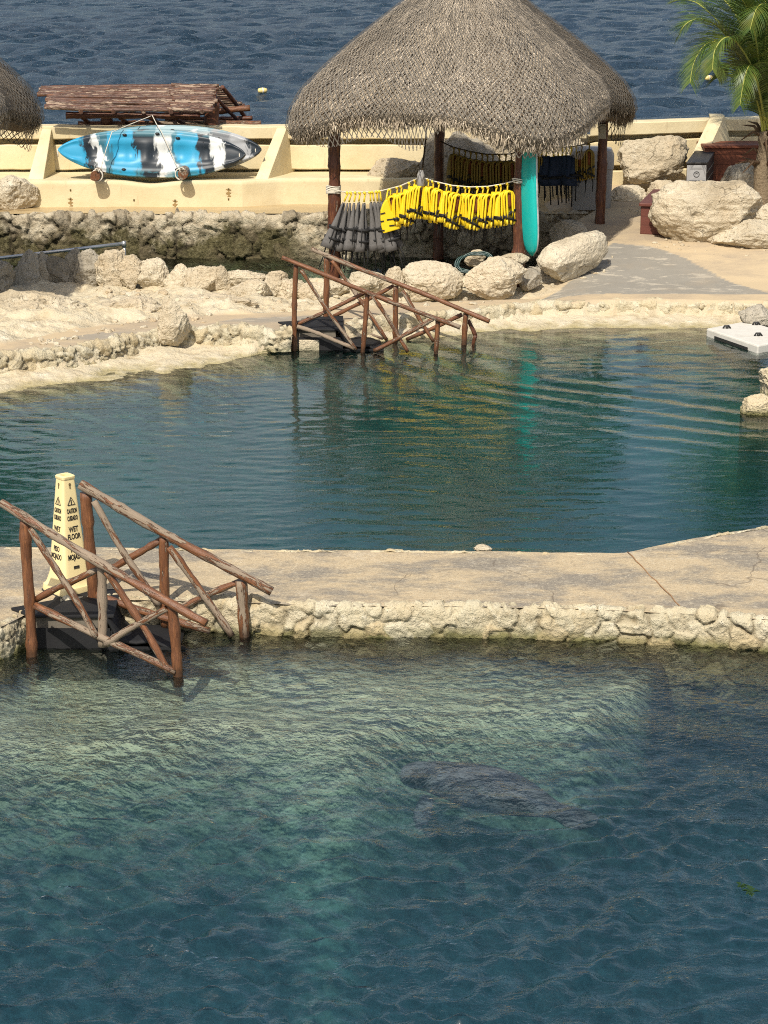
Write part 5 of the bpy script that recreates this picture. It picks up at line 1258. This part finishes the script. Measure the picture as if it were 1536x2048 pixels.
# row between the steps and the hut
rock(692, 545, 775, 596, 30.2, 'cream rock in the row before the hut, nearest the foot of the hut post', .7, 20)
rock(762, 532, 812, 590, 30.3, 'small upright cream rock in the row in front of the hut', .7, 21, point=.4)
rock(802, 524, 930, 600, 30.2, 'broad cream boulder in front of the hut, beside the green hose rock', .55, 22, cuts=7)
rock(924, 516, 1058, 598, 30.1, 'cream boulder with a smooth top in front of the coiled green hose', .55, 23, cuts=7)
rock(928, 500, 974, 535, 30.8, 'small white rock inside the green hose coil', .8, 24)
rock(1000, 508, 1062, 536, 30.7, 'flat cream rock at the foot of the teal board', .7, 25)
rock(1016, 532, 1048, 566, 30.6, 'little grey stone below the flat rock by the teal board', .8, 26, mat='lime_grey', lvl=4)
rock(1036, 538, 1086, 580, 30.45, 'grey stone wedged beside the long slanted boulder', .8, 27, mat='lime_grey', lvl=4)
rock(640, 560, 700, 600, 30.6, 'cream rock beside the foot of the front hut post', .8, 28)
# standing stones of the ridge
RG = 'standing stones of the rock ridge'
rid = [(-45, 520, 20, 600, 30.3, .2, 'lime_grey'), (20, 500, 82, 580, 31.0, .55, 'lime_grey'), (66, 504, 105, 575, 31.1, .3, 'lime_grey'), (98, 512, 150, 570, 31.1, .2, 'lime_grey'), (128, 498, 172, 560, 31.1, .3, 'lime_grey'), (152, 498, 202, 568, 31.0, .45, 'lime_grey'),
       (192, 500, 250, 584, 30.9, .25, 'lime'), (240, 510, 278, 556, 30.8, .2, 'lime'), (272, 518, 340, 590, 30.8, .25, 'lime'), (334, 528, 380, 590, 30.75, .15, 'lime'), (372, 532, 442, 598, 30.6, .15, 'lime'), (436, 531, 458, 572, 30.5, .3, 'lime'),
       (452, 540, 526, 575, 30.5, .05, 'lime'), (446, 560, 536, 616, 30.1, 0, 'lime'), (520, 543, 572, 602, 30.4, .2, 'lime'), (548, 560, 612, 610, 30.3, .15, 'lime'), (600, 566, 655, 606, 30.3, .1, 'lime')]
trait = ['broad grey slab at the shaded end of the rock ridge', 'tall pointed grey slab in the shaded part of the ridge', 'narrow leaning grey slab beside the tall pointed one', 'low grey slab in the middle of the shaded ridge stones', 'grey slab with a peaked top under the metal handrail', 'wide pointed grey slab where the hut shadow ends',
         'tall creamy fluted stone, first in the sun, beside the handrail end', 'rounded cream stone just below the end of the metal handrail', 'broad cream stone with a domed top in the sunlit ridge', 'cream stone between two broader ones in the sunlit ridge', 'wide flat topped cream stone in the middle of the sunlit ridge', 'slim cream finger of stone standing in the ridge',
         'flat capstone resting on the ridge with a dark gap below', 'smooth cream boulder carrying the flat capstone', 'split cream stone with slanting cracks near the steps', 'low cream stone of the ridge behind the log railing', 'last low cream stone of the ridge, behind the railing posts']
for k, (a, b, c, d, Y, pt, mt) in enumerate(rid): rock(a - 7, b, c + 7, d + 12, Y, trait[k], .7, 40 + k, mat=mt, point=pt * .9, lean=((-1) ** k * .12 + (.2 if pt > .4 else .05)), group=RG, name='standing_stone', bury=.6, box=.6, cuts=13, rough_=1.25)
rock(312, 598, 382, 690, 27.25, 'tall pointed cream stone standing between the path and the far pool', .65, 61, point=.6, lean=-.05, bury=.2)
# mounds left of the path
rock(-80, 588, 190, 712, 28.6, 'long white rock mound bordering the path below the shaded stones', .5, 62, cuts=5, mat='lime', bury=.1, rough_=1.5)
rock(150, 598, 330, 668, 28.9, 'pitted white rock mound behind the tall pointed stone', .5, 63, cuts=5, rough_=1.6)
rock(340, 590, 520, 640, 29.3, 'low sloping white rock between the ridge and the path', .5, 64, cuts=5, rough_=1.3)
# far pool edge on the right
rock(1484, 790, 1560, 845, 24.2, 'cream rock in the water below the piled stones at the pool side', .8, 65, mat='lime_bank', sink=.8)
rock(1518, 735, 1600, 800, 24.9, 'piled rough stones at the side of the far pool', .8, 66, mat='lime_bank', rough_=1.7, sink=.5)
rock(1478, 610, 1560, 660, 28.9, 'grey cream boulder behind the white floating slab', .7, 67, mat='lime_grey')
# set into the near walls
rock(1366, 1216, 1442, 1292, 16.62, 'largest stone set upright in the near walkway wall', .45, 70, box=.5, mat='lime_bank', rough_=.8, bury=0)
rock(946, 1091, 986, 1106, 18.35, 'small white stone on the far edge of the near walkway', .8, 71, lvl=4)
rock(625, 1200, 664, 1262, 16.78, 'upright pale stone in the near walkway wall beside the railing shadow', .4, 72, box=.5, mat='lime_bank', bury=0)

# ------------------------------------------------------------------ hose, handrail, cabinets
def hose():
    c = Q(950, 528, 30.45); m = MB(); pts = []
    for k in range(120):
        a = k / 120 * 6.283 * 5; r = .20 + .012 * (k / 24) ; pts.append((c.x + r * math.cos(a) * 1.05, c.y + .12 + .09 * math.sin(a), c.z - .0 + r * math.sin(a + .25) * .50 + .012 * math.sin(k * .9)))
    m.tube(pts, .011, 6); tag(m.obj('garden_hose', M['hose'], None), 'coil of dark green hose looped over the rocks in front of the hut', 'hose')
hose()
def handrail():
    a, b, c = Q(-60, 523, 33.0), Q(248, 487, 33.1), Q(252, 560, 33.1); m = MB(); m.tube([a, a.lerp(b, .5), b], .026, 10); e = empty('metal_handrail', (b.x, b.y, 0), 0, 'galvanised pipe handrail above the shaded ridge stones', 'handrail')
    for o in (m.obj('rail', M['steel'], None), ):
        o.parent = e; o.matrix_parent_inverse = Matrix.Translation(-e.location)
    for p in (b, a.lerp(b, .1)):
        m = MB(); m.tube([p + Vector((0, 0, .01)), Vector((p.x + .02, p.y, .0 - .4))], .022, 10); m.loft([ringse(p.x, p.y, p.z + dz, .034, .034, 10, 2) for dz in (-.05, .035)]); o = m.obj('post', M['steel'], e); o.matrix_parent_inverse = Matrix.Translation(-e.location)
handrail()
def cabinet():
    # black cabinet: front plate lower left, body running back to the right
    A, B = Q(1372, 368, 35.2), Q(1412, 370, 35.2); tA, tB = Q(1375, 329, 35.2), Q(1414, 329, 35.2); w_ = B.x - A.x; h_ = tA.z - A.z
    dv = Vector((.33, 1.5, 0)); e = empty('black_cabinet', (A.x, A.y, A.z - .1), 0, 'black slatted cabinet with a pale notice plate on its end', 'cabinet')
    loc = Vector(e.location); z0, z1 = A.z - .1 - loc.z, tA.z - loc.z
    m = MB(); f = [(0, 0, z1), (w_, 0, z1), (w_ + dv.x, dv.y, z1), (dv.x, dv.y, z1)]; l = [(x, y, z0) for x, y, _ in f]; m.prism(f, l); m.obj('body', M['black_pl'], e, smooth=False, bevel=.008)
    m = MB(); f = [(-.01, -.02, z1 + .035), (w_ + .01, -.02, z1 + .035), (w_ + dv.x + .01, dv.y, z1 + .035), (dv.x - .01, dv.y, z1 + .035)]; l = [(x, y, z1 + .002) for x, y, _ in f]; m.prism(f, l); m.obj('top_board', M['black_pl'], e, smooth=False, bevel=.006)
    for k in (1, 2):
        zz = z0 + (z1 - z0) * k / 3; m = MB(); m.tube([(w_ + .004, .02, zz), (w_ + dv.x + .004, dv.y, zz)], .006, 5); m.obj('edge_strip', M['elec'], e)
    m = MB(); m.box((w_ / 2, -.008, (z0 + z1) / 2 + .05), (w_ * .96, .010, h_ * .94)); pl = m.obj('notice_plate', M['plate'], e, smooth=False)
    zc = (z0 + z1) / 2 + .05; m = MB(); m.tube([(w_ / 2 + .042 * math.cos(a), -.016, zc + .042 * math.sin(a)) for a in np.linspace(0, 6.3, 25)], .005, 5, caps=False)
    m.tube([(w_ / 2 - .02, -.016, zc + .005), (w_ / 2, -.016, zc + .02), (w_ / 2 + .02, -.016, zc + .005)], .004, 5); m.obj('ring_emblem', M['ink'], pl)
    m = MB(); m.box((w_ / 2, -.017, zc - h_ * .36), (w_ * .84, .006, .028)); m.obj('caption_strip', M['black_pl'], pl, smooth=False)
    m = MB(); m.box((w_ / 2, -.016, zc + h_ * .34), (w_ * .5, .004, .008)); m.box((w_ / 2, -.016, zc + h_ * .28), (w_ * .62, .004, .006)); m.obj('caption_line', M['greybin'], pl, smooth=False)
cabinet()
def chest(c0, c1, top, bot, Y, depth, mat, label, rz=0, lid=.05):
    a, b = Q(c0, bot, Y), Q(c1, bot, Y); t_ = Q(c0, top, Y); w_ = b.x - a.x; h_ = t_.z - a.z
    e = empty('storage_chest', (a.x, a.y, a.z), rz, label, 'chest')
    m = MB(); m.box((w_ / 2, depth / 2, (h_ - lid) / 2 - .05), (w_, depth, h_ - lid + .1)); m.obj('body', M[mat], e, smooth=False, bevel=.01)
    m = MB(); m.box((w_ / 2, depth / 2 - .01, h_ - lid / 2 + .004), (w_ + .05, depth + .06, lid)); m.obj('lid', M[mat], e, smooth=False, bevel=.012)
chest(1408, 1560, 291, 350, 36.6, .55, 'brown_box', 'wide red brown wooden chest behind the black cabinet', R(4))
chest(1280, 1352, 406, 468, 33.0, 1.5, 'brown_box2', 'dark brown plank chest half hidden by the largest boulder', R(-14))
def locker():
    a, b = Q(1140, 395, 34.9), Q(1224, 395, 34.9); w_ = b.x - a.x; e = empty('grey_locker', (a.x, a.y, .7), R(-6), 'grey plastic locker standing behind the rear hut post', 'locker')
    m = MB(); m.loft([ringse(w_ / 2, .35, z, w_ / 2 * k, .33 * k, 20, 8) for z, k in ((0, .93), (.62, 1.0), (.63, 1.04), (.80, 1.04), (.90, .9), (.93, .5))]); o = m.obj('body', M['greybin'], e); o.modifiers.new('e', 'EDGE_SPLIT').split_angle = R(35)
    m = MB(); m.box((w_ / 2, .02, .50), (.2, .03, .05)); m.obj('latch', M['elec'], e, smooth=False)
locker()

# ------------------------------------------------------------------ kayaks, brackets, ropes, cane roof
def kayak(x0, x1, yc, hpx, Y, tilt, mat, label, seed, dz=0):
    a, b = Q(x0, yc[0], Y), Q(x1, yc[1], Y); Ln = (b - a).length; L2 = Ln / 2; hw = hpx / 2 * mpp(Y); N, K = 90, 44; secs = []
    for t in np.linspace(-1, 1, N):
        w_ = hw * max(0, 1 - abs(t) ** 2.3) ** .72 + .012; dp = .17 * max(0, 1 - abs(t) ** 4) ** .5 + .02; sheer = .10 * t * t
        ring = []
        for k in range(K):
            an = 2 * math.pi * k / K; c, s = math.cos(an), math.sin(an)
            z = w_ * math.copysign(abs(c) ** .85, c); y = dp * math.copysign(abs(s) ** .8, s)       # local -Y is the deck side
            if y < 0:
                y = -.055 - .02 * math.cos(z / max(w_, .01) * 1.57)
                zz = z / max(hw, .01)
                rim = math.exp(-((abs(zz) - .80 * w_ / hw) / .07) ** 2) * .022
                ridge = math.exp(-((abs(zz) - .38) / .06) ** 2) * .016 * (1 if abs(t) < .86 else 0)
                well = 0
                for (c0, l0, d0) in ((-.62, .10, .05), (-.30, .17, .07), (.05, .10, .05), (.27, .15, .07), (.56, .10, .05)):
                    well += d0 * math.exp(-((t - c0) / l0) ** 4) * math.exp(-(zz / .36) ** 4)
                lobes = .010 * math.sin(t * 46) * math.exp(-((abs(zz) - .18) / .12) ** 2) * (1 if abs(t) < .75 else 0)
                y = y - rim - ridge + well * min(1, w_ / hw * 1.3) + lobes
            ring.append((t * L2, y - sheer, z))
        secs.append(np.array(ring))
    e = empty('kayak', (a + b) / 2, 0, label, 'kayak', 'sit on top kayaks on the wall brackets')
    m = MB(); m.loft(secs); o = m.obj('hull', M[mat], e); d = (b - a).normalized(); e.rotation_euler = (R(tilt), -math.atan2(d.z, math.hypot(d.x, d.y)), math.atan2(d.y, d.x))
    for t in (-.97, .97):
        m = MB(); m.tube([(t * L2 - .05, -.14, .02), (t * L2 - .05, -.17, .0), (t * L2 - .05, -.15, -.05), (t * L2 - .045, -.14, -.11)], .008, 6); m.obj('grab_handle', M['rope_w'], e)
    for t, z in ((-.62, .24), (-.30, .27), (-.30, -.27), (.05, .3), (.27, .24), (.27, -.25), (.56, .18), (-.62, -.2)):
        m = MB(); m.loft([ringse(0, 0, q, .035, .02, 10, 2) for q in (-.012, .012)]); h = m.obj('scupper_plug', M['ink'], e, loc=(t * L2, -.085, z * 1.0)); h.rotation_euler = (R(90), 0, 0)
    return e
kayak(119, 492, (303, 312), 92, 35.72, -16, 'kayak', 'blue, white and black sit on top kayak, the front one of two', 1)
kayak(150, 524, (300, 300), 94, 36.08, -10, 'kayak2', 'grey and black kayak mostly hidden behind the blue one', 2)
for px, lab in ((190, 'protruding log bracket under the bow half of the kayaks'), (365, 'protruding log bracket under the stern half of the kayaks')):
    c = Q(px, 352 if px < 200 else 349, 35.22); e = log('log_bracket', c, (c.x + .03, 36.55, c.z + .06), .078, .072, 'log_mid', None, bend=.004, seg=14); tag(e, lab, 'log bracket', 'log brackets carrying the kayaks')
def tie(pts, lab):
    rope('tie_rope', pts, .0065, 'rope_w', lab, 'rope', group='ropes tying down the kayaks')
tie([Q(302, 232, 36.2), Q(262, 248, 35.9), Q(224, 264, 35.50), Q(212, 300, 35.40), Q(203, 332, 35.32), Q(196, 345, 35.22)], 'white rope from the cane roof over the bow half of the blue kayak')
tie([Q(304, 230, 36.2), Q(313, 248, 35.8), Q(322, 262, 35.50), Q(338, 296, 35.40), Q(350, 325, 35.32), Q(361, 344, 35.22)], 'white rope from the cane roof over the seat of the blue kayak')
for px, py in ((194, 352), (362, 349)):
    m = MB(); c = Q(px - 2, py, 35.22)
    for k in range(3): m.tube([(c.x + .086 * math.cos(a) + .01, c.y + .04 + .02 * k + .01 * math.sin(a), c.z + .088 * math.sin(a)) for a in np.linspace(0, 6.283, 19)], .010, 6, caps=False)
    m.tube([(c.x + .02, c.y - .03, c.z + .08), (c.x + .05, c.y - .04, c.z + .11), (c.x + .0, c.y - .05, c.z + .12), (c.x + .03, c.y - .03, c.z + .09)], .011, 6)
    tag(m.obj('rope_knot', M['rope_w'], None), 'white rope knotted round the log bracket under the kayak ' + ('bow' if px < 200 else 'seat'), 'rope knot', 'rope knots on the log brackets')

def cane_roof():
    e = empty('cane_shelter', Q(250, 245, 37.2), 0, 'small slanting roof of brown cane poles above the kayaks', 'shelter'); inv = Matrix.Translation(-Vector(e.location))
    def part(o): o.parent = e; o.matrix_parent_inverse = inv; return o
    r2 = random.Random(8); ridgeA, ridgeB = Q(82, 175, 37.35), Q(438, 171, 37.35); eaveA, eaveB = Q(76, 214, 36.25), Q(425, 222, 36.25)
    n = 15
    for k in range(n):
        t = k / (n - 1); A, B = ridgeA.lerp(eaveA, t), ridgeB.lerp(eaveB, t); B.x += .05 * r2.uniform(-1, 1); A.x += .06 * r2.uniform(-1, 1) + (.1 if k > 5 else 0)
        mid = A.lerp(B, .77 + .02 * r2.uniform(-1, 1)); r = r2.uniform(.026, .036)
        part(log('cane_pole', A, mid, r, r * .8, 'cane', None, bend=.02, seg=8)); part(log('cane_pole', mid + Vector((-.06, 0, .02)), B, r * .95, r * .8, 'cane', None, bend=.015, seg=8))
    b2A, b2B = Q(160, 188, 38.3), Q(505, 246, 38.1)
    for k in range(12):      # rear slope, seen only past the gable
        t = k / 11; A = ridgeA.lerp(Vector((ridgeA.x, 38.5, eaveA.z)), t); B = ridgeB.lerp(Vector((ridgeB.x + .34, 38.5, eaveB.z - .16)), t); B.x += .05 * r2.uniform(-1, 1)
        part(log('cane_pole', A, B, .03, .026, 'cane', None, bend=.015, seg=8))
    for a, b, r in (((134, 230), (505, 236), .05), ):
        pass
    part(log('beam', Q(132, 231, 36.75), Q(400, 232, 36.75), .055, .05, 'post', None)); part(log('beam', Q(330, 228, 37.6), Q(500, 216, 37.6), .05, .05, 'log_mid', None))
    part(log('beam', Q(156, 249, 37.0), Q(522, 248, 37.3), .05, .055, 'log_mid', None)); part(log('beam', Q(330, 240, 38.0), Q(505, 236, 38.0), .04, .04, 'post', None))
    for px in (150, 215, 275, 330, 392):
        part(log('rafter', Q(px + 12, 224, 36.18), Q(px - 5, 182, 37.3), .036, .034, 'cane', None, seg=8)); 
    for px in (165, 240, 300, 350): part(log('strut', Q(px, 236, 36.8), Q(px + 24, 252, 37.2), .03, .03, 'post', None, seg=8))
    for px, w_ in ((213, .09), (424, .12)): part(log('post', Q(px, 205, 36.95), Vector((Q(px, 260, 36.95).x, 36.98, 1.2)), w_, w_, 'post', None, seg=12))
    part(log('gable_rafter', ridgeB + Vector((.05, .0, -.02)), Q(497, 244, 38.2), .035, .035, 'post', None, seg=8)); part(log('gable_rafter', ridgeB + Vector((-.05, 0, -.04)), eaveB + Vector((-.03, 0, -.03)), .03, .03, 'post', None, seg=8))
    part(log('gable_rafter', Q(428, 190, 37.0), Q(480, 244, 37.9), .03, .03, 'post', None, seg=8))
cane_roof()

# ------------------------------------------------------------------ palm
def palm():
    base = Vector((Q(1522, 400, 35.0).x, 35.0, .7)); e = empty('coconut_palm', base, 0, 'young coconut palm with drooping green fronds behind the largest boulder', 'palm tree'); inv = Matrix.Translation(-base); rp = random.Random(2)
    def part(o): o.parent = e; o.matrix_parent_inverse = inv; return o
    top = Q(1531, 262, 35.0); pts = [base.lerp(top, k / 10) + Vector((.02 * math.sin(k), 0, 0)) for k in range(11)]
    m = MB(); m.tube(pts, [.13 + .015 * (k % 2) - .003 * k for k in range(11)], 14); part(m.obj('trunk', M['palmtrunk'], None))
    for k in range(26):
        z = rp.uniform(0, 1); p = base.lerp(top, z); a = rp.uniform(0, 6.28); L_ = rp.uniform(.25, .6); d = Vector((math.cos(a), math.sin(a), rp.uniform(-.3, .9))).normalized()
        m = MB(); q = [p + d * .08, p + d * L_ * .5 + Vector((0, 0, .05)), p + d * L_ + Vector((0, 0, -.08))]; m.tube(q, [.035, .022, .006], 6); part(m.obj('dead_stalk', M['husk'], None))
    def bez(P_, n):
        out = []
        for k in range(n):
            t = k / (n - 1) * (len(P_) - 1); i = min(int(t), len(P_) - 2); f = t - i
            p0, p1, p2, p3 = P_[max(i - 1, 0)], P_[i], P_[i + 1], P_[min(i + 2, len(P_) - 1)]
            out.append(.5 * ((2 * p1) + (p2 - p0) * f + (2 * p0 - 5 * p1 + 4 * p2 - p3) * f * f + (3 * p1 - p0 - 3 * p2 + p3) * f ** 3))
        return out
    def frond(ctrl, ll=.55, seed=0, droop=.6, start=.12):
        ll *= 1.15
        r3 = random.Random(seed); C_ = bez(ctrl, 60); m = MB(); m.tube(C_, [.022 * (1 - .8 * k / 59) for k in range(60)], 6, mi=0); V, Fc, rn = [], [], []
        s_ = 0; NL = 120; up0 = Vector((0, 0, 1))
        for j in range(NL):
            u = start + (1 - start) * j / NL; i = min(58, int(u * 59)); p = C_[i].lerp(C_[i + 1], u * 59 - i if u * 59 - i <= 1 else 1); t = (C_[i + 1] - C_[i]).normalized()
            side = t.cross(up0); side = side.normalized() if side.length > .1 else Vector((1, 0, 0)); nrm = side.cross(t).normalized()
            ln = ll * (.55 + .45 * math.sin(min(1, (u - start) / .35) * 1.57)) * (1 - .62 * max(0, (u - .55) / .45) ** 1.5)
            for sg in (-1, 1):
                L_ = ln * r3.uniform(.85, 1.1); d = (side * sg * .95 + t * (.55 + .6 * u) + nrm * .10 + Vector((r3.uniform(-.06, .06),) * 3)).normalized(); w_ = .0095 * (1 - .3 * u)
                prev = p; pts_ = [p]; dd = d.copy()
                for k in range(4): dd = (dd + Vector((0, 0, -droop * (.05 + .10 * k)))).normalized(); prev = prev + dd * L_ / 4; pts_.append(prev)
                wv = dd.cross(side).normalized() * .2 + t * 1.0; wv = wv.normalized(); n0 = len(V)
                for k, q in enumerate(pts_): ww = w_ * (1, 1.1, .9, .55, .1)[k]; V += [q - wv * ww, q + wv * ww]
                for k in range(4): Fc.append((n0 + 2 * k, n0 + 2 * k + 1, n0 + 2 * k + 3, n0 + 2 * k + 2))
                rn += [r3.random()] * 10
        fo = part(m.obj('frond_rib', M['rachis'], None)); me = np_mesh('leaflets', [tuple(v) for v in V], np.array(Fc), M['leaf']); attr(me, 'rnd', rn)
        lf = obj('leaflets', me); lf.parent = fo
    pxf = lambda seq: [Q(x, y, Y) for x, y, Y in seq]
    F_ = [([(1530, 240, 34.9), (1510, 150, 34.5), (1478, 90, 34.2), (1452, 75, 34.0), (1430, 100, 33.9), (1425, 140, 33.8)], .6, .8),
          ([(1534, 240, 35.0), (1530, 140, 34.7), (1532, 60, 34.4), (1545, 10, 34.2), (1570, 0, 34.0)], .7, .6),
          ([(1530, 250, 35.2), (1512, 140, 35.6), (1482, 50, 36.0), (1448, 0, 36.3), (1410, -15, 36.5)], .65, .7),
          ([(1528, 262, 35.0), (1508, 190, 35.3), (1480, 140, 35.6), (1455, 130, 35.8), (1436, 155, 36.0)], .5, .9),
          ([(1525, 270, 35.0), (1519, 219, 34.9), (1492, 133, 34.7), (1464, 94, 34.55), (1437, 83, 34.4), (1409, 91, 34.3), (1388, 125, 34.2), (1380, 166, 34.1)], .52, .75),
          ([(1528, 250, 35.0), (1505, 170, 34.9), (1470, 100, 34.8), (1438, 55, 34.7), (1400, 38, 34.6), (1372, 48, 34.5), (1358, 70, 34.5)], .50, .7),
          ([(1530, 250, 35.1), (1525, 120, 35.2), (1500, 20, 35.3), (1460, -30, 35.4), (1410, -40, 35.5)], .6, .6),
          ([(1533, 250, 35.1), (1535, 100, 35.1), (1530, 0, 35.0), (1510, -80, 34.9), (1470, -120, 34.8)], .7, .5),
          ([(1535, 250, 35.1), (1545, 120, 35.2), (1560, 20, 35.4), (1600, -50, 35.6), (1680, -60, 35.8)], .6, .6),
          ([(1535, 255, 35.0), (1560, 170, 34.9), (1610, 100, 34.8), (1680, 80, 34.6), (1740, 130, 34.5)], .6, .7),
          ([(1535, 260, 35.0), (1570, 200, 34.6), (1620, 180, 34.2), (1670, 220, 33.9)], .55, .8),
          ([(1528, 255, 35.0), (1520, 150, 34.7), (1508, 60, 34.3), (1485, 0, 34.0), (1440, -40, 33.7)], .55, .7),
          ([(1530, 250, 35.2), (1500, 150, 35.8), (1450, 60, 36.3), (1400, 10, 36.8), (1370, 0, 37.0)], .55, .8),
          ([(1530, 262, 35.0), (1522, 200, 34.8), (1510, 150, 34.5), (1500, 130, 34.3), (1488, 160, 34.1), (1480, 210, 34.0)], .42, .9),
          ([(1532, 255, 35.0), (1540, 130, 34.8), (1538, 50, 34.5), (1528, 10, 34.2), (1512, 20, 33.9), (1500, 60, 33.8)], .5, .8)]
    for k, (s_, ll, dr) in enumerate(F_): frond(pxf(s_), ll, k + 5, dr)
palm()

# ------------------------------------------------------------------ buoys out at sea
for px, py, lab in ((525, 181, 'yellow buoy floating on the sea above the kayaks'), (1418, 156, 'yellow buoy floating on the sea behind the palm fronds')):
    c = P(px, py, -.10); e = empty('buoy', c, R(20), lab, 'buoy', 'yellow buoys on the open sea'); e.scale = (.55, .5, .5)
    m = MB(); m.loft([ringse(dx, 0, 0, .01, .01, 12, 2) * 0 + np.stack([np.full(12, dx), r * np.cos(np.arange(12) * .5236), r * np.sin(np.arange(12) * .5236)], 1) for dx, r in ((-.24, .03), (-.22, .11), (-.1, .15), (.1, .15), (.22, .11), (.24, .03))]); m.obj('float_body', M['buoy'], e)
    m = MB(); m.loft([np.stack([np.full(12, dx), .158 * np.cos(np.arange(12) * .5236), .158 * np.sin(np.arange(12) * .5236)], 1) for dx in (-.03, .03)]); m.obj('band', M['clip_w'], e)

#DBGPRINT

# ------------------------------------------------------------------ loose stones and debris
def scatter(name, spots, label, mat, seed):
    rng = np.random.default_rng(seed); V0, F0 = ico(2); Vs, Fs, n = [], [], 0
    for (x, y, z, r) in spots:
        k = rng.uniform(.7, 1.3, 3) * r * np.array([1, 1, .65]); a = rng.uniform(0, 6.28); V = V0.copy()
        for _ in range(5):
            nn = rng.normal(size=3); nn /= np.linalg.norm(nn); V = V - np.clip(V @ nn - rng.uniform(.5, .85), 0, None)[:, None] * nn
        V = V * (1 + .12 * vnoise(V * 2 + x * 9, seed))[:, None] * k; c, s_ = math.cos(a), math.sin(a)
        V = np.stack([V[:, 0] * c - V[:, 1] * s_ + x, V[:, 0] * s_ + V[:, 1] * c + y, V[:, 2] + z + .1 * r], 1); Vs.append(V); Fs.append(F0 + n); n += len(V)
    me = np_mesh(name, np.concatenate(Vs), np.concatenate(Fs), M[mat], smooth=False); attr(me, 'stone', np.concatenate([np.full(len(v), rng.uniform(0, 1)) for v in Vs])); attr(me, 'gap', np.zeros(n))
    return tag(obj(name, me), label, 'stones', kind='stuff')
def debris():
    rng = np.random.default_rng(6); sp = []
    def belt(pts, n, spread, r0, r1):
        for _ in range(n):
            k = rng.integers(0, len(pts) - 1); t = rng.uniform(); px = pts[k][0] * (1 - t) + pts[k + 1][0] * t; py = pts[k][1] * (1 - t) + pts[k + 1][1] * t + rng.normal(0, spread)
            p = P(px, py, .35)
            for _i in range(3): p = P(px, py, gz(p.x, p.y))
            sp.append((p.x, p.y, gz(p.x, p.y), r0 * (r1 / r0) ** rng.uniform() ))
    belt([(0, 712), (150, 672), (330, 640), (420, 632)], 70, 6, .015, .06)
    belt([(190, 585), (350, 592), (560, 608), (700, 600), (930, 600), (1090, 582)], 120, 7, .012, .06)
    belt([(1085, 580), (1180, 552), (1225, 500)], 30, 5, .01, .04)
    belt([(1300, 478), (1400, 484), (1536, 486)], 30, 4, .01, .04)
    belt([(1210, 425), (1300, 415)], 16, 4, .01, .04)
    scatter('loose_stones', sp, 'loose cream stones and chips lying about the boulders', 'lime', 3)
debris()
